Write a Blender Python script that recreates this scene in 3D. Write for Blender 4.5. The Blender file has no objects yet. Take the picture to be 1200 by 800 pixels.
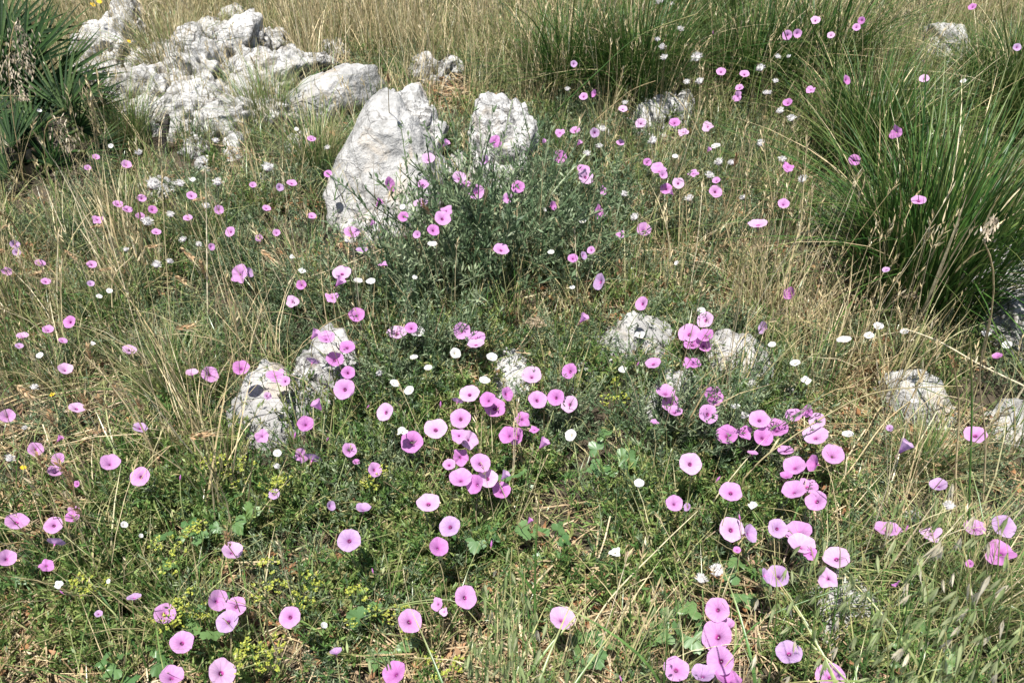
import bpy, math, random
import numpy as np
from mathutils import Vector, Matrix, noise
R = math.radians
rng = np.random.default_rng(7); random.seed(7)
S = bpy.context.scene
COL = S.collection

# ------------------------------------------------------------------ camera, sky, sun, exposure
FPX = 933.0                       # focal length in pixels of the 1200 px wide photograph
PITCH = R(39.0); CAMZ = 1.5
cd = bpy.data.cameras.new('camera'); cam = bpy.data.objects.new('camera', cd); COL.objects.link(cam)
cd.sensor_width = 36; cd.lens = 36 * FPX / 1200; cd.clip_start = 0.02; cd.clip_end = 400
cam.location = (0, 0, CAMZ); cam.rotation_euler = (R(90) - PITCH, 0, 0)
cd.dof.use_dof = True; cd.dof.focus_distance = 1.9; cd.dof.aperture_fstop = 13.0
S.camera = cam
SUN = Vector((-0.10, -0.22, 0.965)).normalized()
w = bpy.data.worlds.new("World"); S.world = w; w.use_nodes = True
nt = w.node_tree; bg = nt.nodes['Background']
sky = nt.nodes.new('ShaderNodeTexSky'); sky.sky_type = 'NISHITA'; sky.sun_disc = False
sky.sun_elevation = math.asin(SUN.z); sky.sun_rotation = math.atan2(SUN.x, SUN.y)
nt.links.new(sky.outputs[0], bg.inputs[0]); bg.inputs[1].default_value = 0.068
sl = bpy.data.lights.new('sun', 'SUN'); so = bpy.data.objects.new('sun', sl); COL.objects.link(so)
sl.energy = 5.0; sl.angle = R(0.53); sl.color = (1.0, 0.965, 0.91)
so.rotation_euler = SUN.to_track_quat('Z', 'Y').to_euler(); so.location = SUN * 30
S.view_settings.view_transform = 'Standard'; S.view_settings.look = 'None'
S.view_settings.gamma = 1.0; S.view_settings.use_curve_mapping = False
S.view_settings.exposure = 1.15
S.render.engine = 'CYCLES'
S.cycles.max_bounces = 4; S.cycles.diffuse_bounces = 2; S.cycles.transmission_bounces = 2

FW = np.array([0, math.cos(PITCH), -math.sin(PITCH)]); UP = np.array([0, math.sin(PITCH), math.cos(PITCH)])
RT = np.array([1.0, 0, 0]); CAM = np.array([0, 0, CAMZ])

# ------------------------------------------------------------------ ground shape and picture <-> place
def gz(x, y):
    z = 0.05 * (y - 1.2) + 0.03 * np.sin(1.7 * x + 0.6) * np.cos(1.3 * y) + 0.016 * np.sin(4.1 * x + 1.0) * np.sin(3.7 * y + 0.5)
    far = np.clip(y - 9, 0, None)
    return z + 0.0025 * far ** 2
def ray(px, py):
    return FW + RT * ((px - 600) / FPX) + UP * ((400 - py) / FPX)
def at(px, py, h=0.0):
    "the place h metres above the ground that the photograph shows at px, py"
    d = ray(px, py); t = 1.5
    for _ in range(40):
        p = CAM + d * t
        e = p[2] - (float(gz(p[0], p[1])) + h)
        t += e * 0.9 / max(0.08, -d[2] + 0.05)
        t = min(max(t, 0.15), 40)
    return CAM + d * t
def at_depth(px, py, dep):
    return CAM + ray(px, py) * dep
def proj(P):
    P = np.asarray(P, float) - CAM
    dz = P @ FW
    dz = np.where(dz < 0.05, 0.05, dz)
    return 600 + FPX * (P @ RT) / dz, 400 - FPX * (P @ UP) / dz, dz

# ------------------------------------------------------------------ mesh helper
class MB:
    def __init__(s): s.v = []; s.f = []; s.mi = []; s.a = []; s.n = 0
    def add(s, verts, faces, mi=0, rnd=None, t=None):
        verts = np.asarray(verts, float); k = len(verts)
        s.v.append(verts)
        for f in faces: s.f.append(tuple(i + s.n for i in f))
        s.mi += [mi] * len(faces)
        r = random.random() if rnd is None else rnd
        tt = np.zeros(k) if t is None else np.asarray(t, float)
        s.a.append(np.stack([np.full(k, r), tt], 1)); s.n += k
    def mesh(s, name, mats, smooth=True):
        me = bpy.data.meshes.new(name)
        V = np.concatenate(s.v) if s.v else np.zeros((0, 3))
        me.from_pydata(V.tolist(), [], s.f)
        for m in mats: me.materials.append(m)
        me.polygons.foreach_set('material_index', s.mi)
        if smooth: me.polygons.foreach_set('use_smooth', [True] * len(s.f))
        A = np.concatenate(s.a) if s.a else np.zeros((0, 2))
        at_ = me.attributes.new('rnd', 'FLOAT', 'POINT'); at_.data.foreach_set('value', A[:, 0])
        at_ = me.attributes.new('along', 'FLOAT', 'POINT'); at_.data.foreach_set('value', A[:, 1])
        me.update(); return me
    def ribbon(s, pts, wid, side=None, mi=0, rnd=None, fold=0.0):
        pts = np.asarray(pts, float); n = len(pts); wid = np.broadcast_to(wid, (n,))
        tan = np.gradient(pts, axis=0)
        if side is None:
            a = random.uniform(0, 6.28); side = np.array([math.cos(a), math.sin(a), 0.0])
        sd = side - tan * ((tan @ side) / np.maximum((tan * tan).sum(1), 1e-12))[:, None]
        sd /= np.maximum(np.linalg.norm(sd, axis=1), 1e-9)[:, None]
        L = pts - sd * wid[:, None] / 2; Rr = pts + sd * wid[:, None] / 2
        t = np.linspace(0, 1, n)
        if fold:
            nn = np.cross(tan, sd); nn /= np.maximum(np.linalg.norm(nn, axis=1), 1e-9)[:, None]
            C = pts - nn * wid[:, None] * fold
            V = np.stack([L, C, Rr], 1).reshape(-1, 3)
            F = [q for i in range(n - 1) for q in ((3*i, 3*i+1, 3*i+4, 3*i+3), (3*i+1, 3*i+2, 3*i+5, 3*i+4))]
            s.add(V, F, mi, rnd, np.repeat(t, 3))
        else:
            V = np.stack([L, Rr], 1).reshape(-1, 3)
            F = [(2*i, 2*i+1, 2*i+3, 2*i+2) for i in range(n - 1)]
            s.add(V, F, mi, rnd, np.repeat(t, 2))
    def tube(s, pts, rad, k=5, mi=0, rnd=None):
        pts = np.asarray(pts, float); n = len(pts); rad = np.broadcast_to(rad, (n,))
        tan = np.gradient(pts, axis=0); tan /= np.maximum(np.linalg.norm(tan, axis=1), 1e-9)[:, None]
        ref = np.array([0.3, 0.9, 0.1]) if abs(tan[0][2]) > 0.7 else np.array([0, 0, 1.0])
        V = []
        for i in range(n):
            u = np.cross(tan[i], ref); u /= max(np.linalg.norm(u), 1e-9); v = np.cross(tan[i], u)
            for j in range(k):
                a = 6.2832 * j / k; V.append(pts[i] + rad[i] * (math.cos(a) * u + math.sin(a) * v))
        F = [(i*k+j, i*k+(j+1) % k, (i+1)*k+(j+1) % k, (i+1)*k+j) for i in range(n-1) for j in range(k)]
        s.add(V, F, mi, rnd, np.repeat(np.linspace(0, 1, n), k))

def link(name, data, parent=None, loc=None, rot=None, scale=None):
    o = bpy.data.objects.new(name, data); COL.objects.link(o)
    if parent is not None: o.parent = parent
    if loc is not None: o.location = loc
    if rot is not None:
        if isinstance(rot, Matrix): o.rotation_euler = rot.to_euler()
        else: o.rotation_euler = rot
    if scale is not None: o.scale = scale if hasattr(scale, '__len__') else (scale,) * 3
    return o
def thing(name, label, cat, loc=(0, 0, 0), group=None):
    o = link(name, None, loc=loc); o.empty_display_size = 0.02
    return tag(o, label, cat, group)
def tag(o, label, cat, group=None):
    o['label'] = label; o['category'] = cat
    if group: o['group'] = group
    return o

# ------------------------------------------------------------------ materials
def lin(c): return tuple(((x / 12.92) if x <= 0.04045 else ((x + 0.055) / 1.055) ** 2.4) for x in c)
def leafmat(name, cols, trans=0.25, rough=0.5, tipcol=None, tipstart=0.6, spec=0.35, var=0.35):
    m = bpy.data.materials.new(name); m.use_nodes = True; n = m.node_tree.nodes; l = m.node_tree.links; n.clear()
    out = n.new('ShaderNodeOutputMaterial'); oi = n.new('ShaderNodeObjectInfo')
    a = n.new('ShaderNodeAttribute'); a.attribute_name = 'rnd'
    ad = n.new('ShaderNodeMath'); ad.operation = 'MULTIPLY_ADD'; l.new(oi.outputs['Random'], ad.inputs[0]); ad.inputs[1].default_value = 0.45; l.new(a.outputs['Fac'], ad.inputs[2])
    fr = n.new('ShaderNodeMath'); fr.operation = 'FRACT'; l.new(ad.outputs[0], fr.inputs[0])
    cr = n.new('ShaderNodeValToRGB'); e = cr.color_ramp.elements
    while len(e) < len(cols): e.new(0.5)
    for i, c in enumerate(cols):
        e[i].position = i / max(1, len(cols) - 1); e[i].color = (*c, 1)
    l.new(fr.outputs[0], cr.inputs[0]); c = cr.outputs[0]
    if tipcol:
        t = n.new('ShaderNodeAttribute'); t.attribute_name = 'along'
        mr = n.new('ShaderNodeMapRange'); mr.inputs[1].default_value = tipstart; mr.inputs[2].default_value = 1.0; l.new(t.outputs['Fac'], mr.inputs[0])
        mx = n.new('ShaderNodeMixRGB'); l.new(mr.outputs[0], mx.inputs[0]); l.new(c, mx.inputs[1]); mx.inputs[2].default_value = (*tipcol, 1); c = mx.outputs[0]
    tc = n.new('ShaderNodeTexCoord'); nz = n.new('ShaderNodeTexNoise'); nz.inputs['Scale'].default_value = 60; l.new(tc.outputs['Object'], nz.inputs['Vector'])
    mv = n.new('ShaderNodeMapRange'); mv.inputs[1].default_value = 0.3; mv.inputs[2].default_value = 0.7; mv.inputs[3].default_value = 1 - var; mv.inputs[4].default_value = 1 + var; l.new(nz.outputs['Fac'], mv.inputs[0])
    hs = n.new('ShaderNodeHueSaturation'); l.new(c, hs.inputs['Color']); l.new(mv.outputs[0], hs.inputs['Value'])
    p = n.new('ShaderNodeBsdfPrincipled'); l.new(hs.outputs[0], p.inputs['Base Color']); p.inputs['Roughness'].default_value = rough; p.inputs['Specular IOR Level'].default_value = spec
    if trans > 0:
        tr = n.new('ShaderNodeBsdfTranslucent'); l.new(hs.outputs[0], tr.inputs['Color'])
        ms = n.new('ShaderNodeMixShader'); ms.inputs[0].default_value = trans; l.new(p.outputs[0], ms.inputs[1]); l.new(tr.outputs[0], ms.inputs[2]); l.new(ms.outputs[0], out.inputs[0])
    else: l.new(p.outputs[0], out.inputs[0])
    return m
M = {}
M['green'] = leafmat('green_grass', [(.036,.095,.02),(.076,.155,.036),(.14,.205,.06),(.28,.30,.13)], tipcol=(.36,.32,.14), tipstart=.7, spec=.5, rough=.35)
M['tussock'] = leafmat('tussock_blade', [(.015,.050,.009),(.030,.082,.015),(.055,.118,.024),(.11,.155,.04)], tipcol=(.16,.16,.05), tipstart=.75, spec=.35, rough=.42)
M['straw'] = leafmat('dry_straw', [(.46,.36,.19),(.60,.50,.30),(.36,.27,.14),(.68,.60,.42)], trans=.2, rough=.5)
M['tan'] = leafmat('tan_grass', [(.20,.175,.08),(.40,.33,.18),(.19,.20,.08),(.56,.49,.31)], trans=.2)
M['litter'] = leafmat('straw_litter', [(.24,.165,.085),(.38,.29,.165),(.14,.09,.045),(.48,.40,.26)], trans=.1)
M['rust'] = leafmat('rusty_leaf', [(.20,.095,.04),(.30,.16,.075),(.15,.075,.04),(.40,.28,.16)], trans=.15)
M['feather'] = leafmat('grey_green_leaf', [(.042,.078,.036),(.088,.138,.064),(.15,.20,.105),(.26,.30,.18)], trans=.25)
M['leafy'] = leafmat('fresh_leaf', [(.036,.085,.022),(.078,.155,.036),(.135,.215,.055),(.23,.29,.085),(.30,.26,.12)], trans=.35, spec=.45)
M['broad'] = leafmat('broad_leaf', [(.065,.14,.045),(.09,.17,.06),(.12,.20,.06)], trans=.3, spec=.5, rough=.4)
M['stem'] = leafmat('flower_stem', [(.10,.14,.05),(.16,.18,.07),(.22,.16,.10)], trans=0)
M['calyx'] = leafmat('calyx', [(.14,.17,.07),(.22,.12,.10)], trans=.1)
M['palm'] = leafmat('palm_leaflet', [(.008,.022,.007),(.015,.038,.010),(.026,.060,.015),(.045,.075,.022)], trans=.25, spec=.12, rough=.6, tipcol=(.12,.12,.05), tipstart=.85)
M['palmdry'] = leafmat('palm_fibre', [(.13,.09,.05),(.20,.15,.09),(.09,.06,.04)], trans=.1)
M['plume'] = leafmat('seed_plume', [(.42,.34,.24),(.52,.45,.34),(.34,.26,.18)], trans=.3)
M['barley'] = leafmat('barley_head', [(.30,.18,.09),(.40,.26,.14),(.42,.31,.18)], trans=.2)
M['oat'] = leafmat('oat_husk', [(.20,.28,.10),(.30,.37,.16),(.46,.48,.28)], trans=.35)
M['oatdry'] = leafmat('oat_husk_dry', [(.62,.55,.40),(.72,.66,.52)], trans=.4)
M['white'] = leafmat('tuft_floret', [(.80,.80,.76),(.84,.82,.79),(.74,.68,.72)], trans=.5, var=.04)
M['yellow'] = leafmat('yellow_floret', [(.30,.34,.055),(.38,.38,.06),(.22,.29,.05)], trans=.3, var=.2)
M['gold'] = leafmat('gold_petal', [(.75,.46,.02),(.8,.55,.03)], trans=.3, var=.1)
M['stamen'] = leafmat('stamen', [(.75,.68,.72)], trans=.2, var=.05)
M['char'] = leafmat('charred_wood', [(.012,.010,.009),(.02,.017,.015)], trans=0, rough=.9)
M['umbel'] = leafmat('dry_umbel', [(.26,.20,.13),(.34,.27,.18)], trans=.15)

def petalmat(name, rim, mid, deep, trans=.52):
    m = bpy.data.materials.new(name); m.use_nodes = True; n = m.node_tree.nodes; l = m.node_tree.links; n.clear()
    out = n.new('ShaderNodeOutputMaterial'); uv = n.new('ShaderNodeUVMap'); uv.uv_map = 'UVMap'
    sx = n.new('ShaderNodeSeparateXYZ'); l.new(uv.outputs[0], sx.inputs[0])
    cr = n.new('ShaderNodeValToRGB'); e = cr.color_ramp.elements
    e[0].position = .12; e[0].color = (*deep, 1); e[1].position = .85; e[1].color = (*rim, 1)
    x = e.new(.175); x.color = (*[.4*a+.6*b for a, b in zip(deep, mid)], 1); x = e.new(.26); x.color = (*mid, 1)
    oi = n.new('ShaderNodeObjectInfo')
    ma = n.new('ShaderNodeMath'); ma.operation = 'MULTIPLY_ADD'; l.new(oi.outputs['Random'], ma.inputs[0]); ma.inputs[1].default_value = -.07; l.new(sx.outputs[0], ma.inputs[2])
    a2 = n.new('ShaderNodeMath'); a2.operation = 'ADD'; l.new(ma.outputs[0], a2.inputs[0]); a2.inputs[1].default_value = .025
    l.new(a2.outputs[0], cr.inputs[0])
    # veins run out from the eye; five darker pleat lines
    cx = n.new('ShaderNodeCombineXYZ'); v1 = n.new('ShaderNodeMath'); v1.operation = 'MULTIPLY'; l.new(sx.outputs[1], v1.inputs[0]); v1.inputs[1].default_value = 60
    v2 = n.new('ShaderNodeMath'); v2.operation = 'MULTIPLY'; l.new(sx.outputs[0], v2.inputs[0]); v2.inputs[1].default_value = 2.5
    l.new(v1.outputs[0], cx.inputs[0]); l.new(v2.outputs[0], cx.inputs[1]); l.new(oi.outputs['Random'], cx.inputs[2])
    nz = n.new('ShaderNodeTexNoise'); nz.inputs['Scale'].default_value = 1; l.new(cx.outputs[0], nz.inputs['Vector'])
    w1 = n.new('ShaderNodeMath'); w1.operation = 'MULTIPLY'; l.new(sx.outputs[1], w1.inputs[0]); w1.inputs[1].default_value = 5
    w2 = n.new('ShaderNodeMath'); w2.operation = 'PINGPONG'; l.new(w1.outputs[0], w2.inputs[0]); w2.inputs[1].default_value = .5
    mr = n.new('ShaderNodeMapRange'); mr.inputs[1].default_value = 0; mr.inputs[2].default_value = .07; mr.inputs[3].default_value = .55; mr.inputs[4].default_value = 0; l.new(w2.outputs[0], mr.inputs[0])
    m1 = n.new('ShaderNodeMapRange'); m1.inputs[1].default_value = .35; m1.inputs[2].default_value = .7; m1.inputs[3].default_value = .0; m1.inputs[4].default_value = .6; l.new(nz.outputs['Fac'], m1.inputs[0])
    mm = n.new('ShaderNodeMath'); mm.operation = 'MAXIMUM'; l.new(mr.outputs[0], mm.inputs[0]); l.new(m1.outputs[0], mm.inputs[1])
    mx = n.new('ShaderNodeMixRGB'); l.new(mm.outputs[0], mx.inputs[0]); l.new(cr.outputs[0], mx.inputs[1]); mx.inputs[2].default_value = (*[.72*a for a in mid], 1)
    p = n.new('ShaderNodeBsdfPrincipled'); l.new(mx.outputs[0], p.inputs['Base Color']); p.inputs['Roughness'].default_value = .6; p.inputs['Specular IOR Level'].default_value = .2
    tr = n.new('ShaderNodeBsdfTranslucent'); l.new(mx.outputs[0], tr.inputs['Color'])
    ms = n.new('ShaderNodeMixShader'); ms.inputs[0].default_value = trans; l.new(p.outputs[0], ms.inputs[1]); l.new(tr.outputs[0], ms.inputs[2]); l.new(ms.outputs[0], out.inputs[0])
    return m
PET = {
 'a': petalmat('pale_pink_petal', (.76,.50,.74), (.72,.41,.69), (.44,.08,.34)),
 'p': petalmat('pink_petal', (.71,.39,.69), (.64,.29,.62), (.38,.05,.29)),
 'd': petalmat('deep_pink_petal', (.66,.29,.62), (.58,.20,.54), (.30,.03,.23)),
 'l': petalmat('lilac_shaded_petal', (.60,.42,.66), (.52,.29,.57), (.17,.02,.17)),  # blooms faded bluish-lilac, with the shade they stand in put into the petal colour
 'w': petalmat('white_petal', (.80,.78,.79), (.80,.77,.76), (.60,.58,.34)),
}
def plainmat(name, c, rough=.6):
    m = bpy.data.materials.new(name); m.use_nodes = True; p = m.node_tree.nodes['Principled BSDF']
    nz = m.node_tree.nodes.new('ShaderNodeTexNoise'); nz.inputs['Scale'].default_value = 300
    cr = m.node_tree.nodes.new('ShaderNodeValToRGB'); cr.color_ramp.elements[0].color = (*[.7*x for x in c], 1); cr.color_ramp.elements[1].color = (*[1.2*x for x in c], 1)
    m.node_tree.links.new(nz.outputs['Fac'], cr.inputs[0]); m.node_tree.links.new(cr.outputs[0], p.inputs['Base Color']); p.inputs['Roughness'].default_value = rough
    return m
M['throat'] = plainmat('dark_throat', (.26,.02,.18)); M['throat_w'] = plainmat('pale_throat', (.72,.68,.50))
M['tubepink'] = plainmat('corolla_tube', (.42,.10,.30))

def rockmat(name='limestone', wear=1.0):
    m = bpy.data.materials.new(name); m.use_nodes = True; n = m.node_tree.nodes; l = m.node_tree.links
    p = n['Principled BSDF']; p.inputs['Roughness'].default_value = .9; p.inputs['Specular IOR Level'].default_value = .15
    g = n.new('ShaderNodeTexCoord'); oi = n.new('ShaderNodeObjectInfo')
    mp = n.new('ShaderNodeVectorMath'); mp.operation = 'ADD'; l.new(g.outputs['Object'], mp.inputs[0]); l.new(oi.outputs['Random'], mp.inputs[1])
    def nz(scale, det=6, rough=.6, dist=0):
        x = n.new('ShaderNodeTexNoise'); x.inputs['Scale'].default_value = scale; x.inputs['Detail'].default_value = det; x.inputs['Roughness'].default_value = rough; x.inputs['Distortion'].default_value = dist; l.new(mp.outputs[0], x.inputs['Vector']); return x
    def ramp(src, stops):
        c = n.new('ShaderNodeValToRGB'); e = c.color_ramp.elements
        while len(e) < len(stops): e.new(.5)
        for i, (pos, col) in enumerate(stops): e[i].position = pos; e[i].color = (*col, 1)
        l.new(src, c.inputs[0]); return c
    base = ramp(nz(7, 8, .65).outputs['Fac'], [(q_, tuple(c_*(.50 + .50*wear) for c_ in cc_)) for q_, cc_ in ((.28,(.22,.215,.21)),(.40,(.41,.405,.39)),(.54,(.52,.51,.49)),(.72,(.60,.59,.57)))])
    lich = ramp(nz(38, 5, .7, .4).outputs['Fac'], [(.42,(0,0,0)),(.47,(0,0,0)),(.57,(1,1,1))])
    mask = ramp(nz(4.5, 3).outputs['Fac'], [(.36 + .12*(1-wear),(.10*wear,)*3),(.60 + .12*(1-wear),(.25 + .65*wear,)*3)])
    mu = n.new('ShaderNodeMath'); mu.operation = 'MULTIPLY'; l.new(lich.outputs[0], mu.inputs[0]); l.new(mask.outputs[0], mu.inputs[1])
    x1 = n.new('ShaderNodeMixRGB'); l.new(mu.outputs[0], x1.inputs[0]); l.new(base.outputs[0], x1.inputs[1]); x1.inputs[2].default_value = (.13,.125,.115,1)
    och = ramp(nz(5.3, 4, .6, 1).outputs['Fac'], [(.58,(0,0,0)),(.72,(.6,.6,.6))])
    x2 = n.new('ShaderNodeMixRGB'); l.new(och.outputs[0], x2.inputs[0]); l.new(x1.outputs[0], x2.inputs[1]); x2.inputs[2].default_value = (.42,.33,.22,1)
    vo = n.new('ShaderNodeTexVoronoi'); vo.feature = 'DISTANCE_TO_EDGE'; vo.inputs['Scale'].default_value = 9
    wd = n.new('ShaderNodeMixRGB'); wd.inputs[0].default_value = .12; l.new(mp.outputs[0], wd.inputs[1]); l.new(nz(6).outputs['Color'], wd.inputs[2]); l.new(wd.outputs[0], vo.inputs['Vector'])
    ck = ramp(vo.outputs['Distance'], [(.0,(.75,.75,.75)),(.018,(0,0,0))])
    ckm = n.new('ShaderNodeMath'); ckm.operation = 'MULTIPLY'; l.new(ck.outputs[0], ckm.inputs[0]); l.new(mask.outputs[0], ckm.inputs[1])
    x3 = n.new('ShaderNodeMixRGB'); l.new(ckm.outputs[0], x3.inputs[0]); l.new(x2.outputs[0], x3.inputs[1]); x3.inputs[2].default_value = (.10,.085,.07,1)
    l.new(x3.outputs[0], p.inputs['Base Color'])
    b = n.new('ShaderNodeBump'); b.inputs['Strength'].default_value = .55 + .45*wear; b.inputs['Distance'].default_value = .02
    hsum = n.new('ShaderNodeMath'); hsum.operation = 'ADD'; l.new(nz(45, 8, .7).outputs['Fac'], hsum.inputs[0]); l.new(nz(14, 6, .6).outputs['Fac'], hsum.inputs[1])
    hs2 = n.new('ShaderNodeMath'); hs2.operation = 'MULTIPLY_ADD'; l.new(ckm.outputs[0], hs2.inputs[0]); hs2.inputs[1].default_value = -.9; l.new(hsum.outputs[0], hs2.inputs[2])
    vc = n.new('ShaderNodeTexVoronoi'); vc.inputs['Scale'].default_value = 22; vc.inputs['Randomness'].default_value = 1; l.new(wd.outputs[0], vc.inputs['Vector'])
    h3 = n.new('ShaderNodeMath'); h3.operation = 'MULTIPLY_ADD'; l.new(vc.outputs['Distance'], h3.inputs[0]); h3.inputs[1].default_value = .9; l.new(hs2.outputs[0], h3.inputs[2])
    # rain-worn runnels down the faces
    sp = n.new('ShaderNodeMapping'); sp.inputs['Scale'].default_value = (34, 34, 3.5); l.new(mp.outputs[0], sp.inputs['Vector'])
    rn = n.new('ShaderNodeTexNoise'); rn.inputs['Scale'].default_value = 1; rn.inputs['Detail'].default_value = 4; l.new(sp.outputs[0], rn.inputs['Vector'])
    rc = ramp(rn.outputs['Fac'], [(.56,(0,0,0)),(.66,(1,1,1))]); rm = n.new('ShaderNodeMath'); rm.operation = 'MULTIPLY'; l.new(rc.outputs[0], rm.inputs[0]); l.new(mask.outputs[0], rm.inputs[1])
    r2 = n.new('ShaderNodeMath'); r2.operation = 'MULTIPLY'; l.new(rm.outputs[0], r2.inputs[0]); r2.inputs[1].default_value = .7
    x4 = n.new('ShaderNodeMixRGB'); l.new(r2.outputs[0], x4.inputs[0]); l.new(x3.outputs[0], x4.inputs[1]); x4.inputs[2].default_value = (.16,.15,.135,1); l.new(x4.outputs[0], p.inputs['Base Color'])
    h4 = n.new('ShaderNodeMath'); h4.operation = 'MULTIPLY_ADD'; l.new(rn.outputs['Fac'], h4.inputs[0]); h4.inputs[1].default_value = -.9; l.new(h3.outputs[0], h4.inputs[2])
    hs2 = h4
    l.new(hs2.outputs[0], b.inputs['Height']); l.new(b.outputs[0], p.inputs['Normal'])
    return m
M['rock'] = rockmat(); M['rock_smooth'] = rockmat('smooth_limestone', .45)
def soilmat():
    m = bpy.data.materials.new('soil'); m.use_nodes = True; n = m.node_tree.nodes; l = m.node_tree.links
    p = n['Principled BSDF']; p.inputs['Roughness'].default_value = .95
    g = n.new('ShaderNodeTexCoord')
    z = n.new('ShaderNodeTexNoise'); z.inputs['Scale'].default_value = 3; z.inputs['Detail'].default_value = 10; z.inputs['Roughness'].default_value = .7; l.new(g.outputs['Object'], z.inputs['Vector'])
    c = n.new('ShaderNodeValToRGB'); e = c.color_ramp.elements; e[0].position = .3; e[0].color = (.022,.016,.010,1); e[1].position = .75; e[1].color = (.11,.082,.05,1); x = e.new(.5); x.color = (.045,.034,.02,1)
    l.new(z.outputs['Fac'], c.inputs[0]); l.new(c.outputs[0], p.inputs['Base Color'])
    z2 = n.new('ShaderNodeTexNoise'); z2.inputs['Scale'].default_value = 60; z2.inputs['Detail'].default_value = 8; l.new(g.outputs['Object'], z2.inputs['Vector'])
    b = n.new('ShaderNodeBump'); b.inputs['Distance'].default_value = .02; l.new(z2.outputs['Fac'], b.inputs['Height']); l.new(b.outputs[0], p.inputs['Normal'])
    return m
M['soil'] = soilmat()

# ------------------------------------------------------------------ ground sheet
def ground():
    ys = np.concatenate([np.linspace(-8, -0.5, 10), np.linspace(-0.3, 8, 90), np.geomspace(8.4, 120, 40)])
    xs = np.concatenate([-np.geomspace(5.2, 110, 30)[::-1], np.linspace(-5, 5, 100), np.geomspace(5.2, 110, 30)])
    X, Y = np.meshgrid(xs, ys); Z = gz(X, Y)
    V = np.stack([X, Y, Z], -1).reshape(-1, 3); nx = len(xs)
    F = [(j*nx+i, j*nx+i+1, (j+1)*nx+i+1, (j+1)*nx+i) for j in range(len(ys)-1) for i in range(nx-1)]
    b = MB(); b.add(V, F); o = link('ground', b.mesh('ground', [M['soil']])); o['kind'] = 'structure'
ground()

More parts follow.
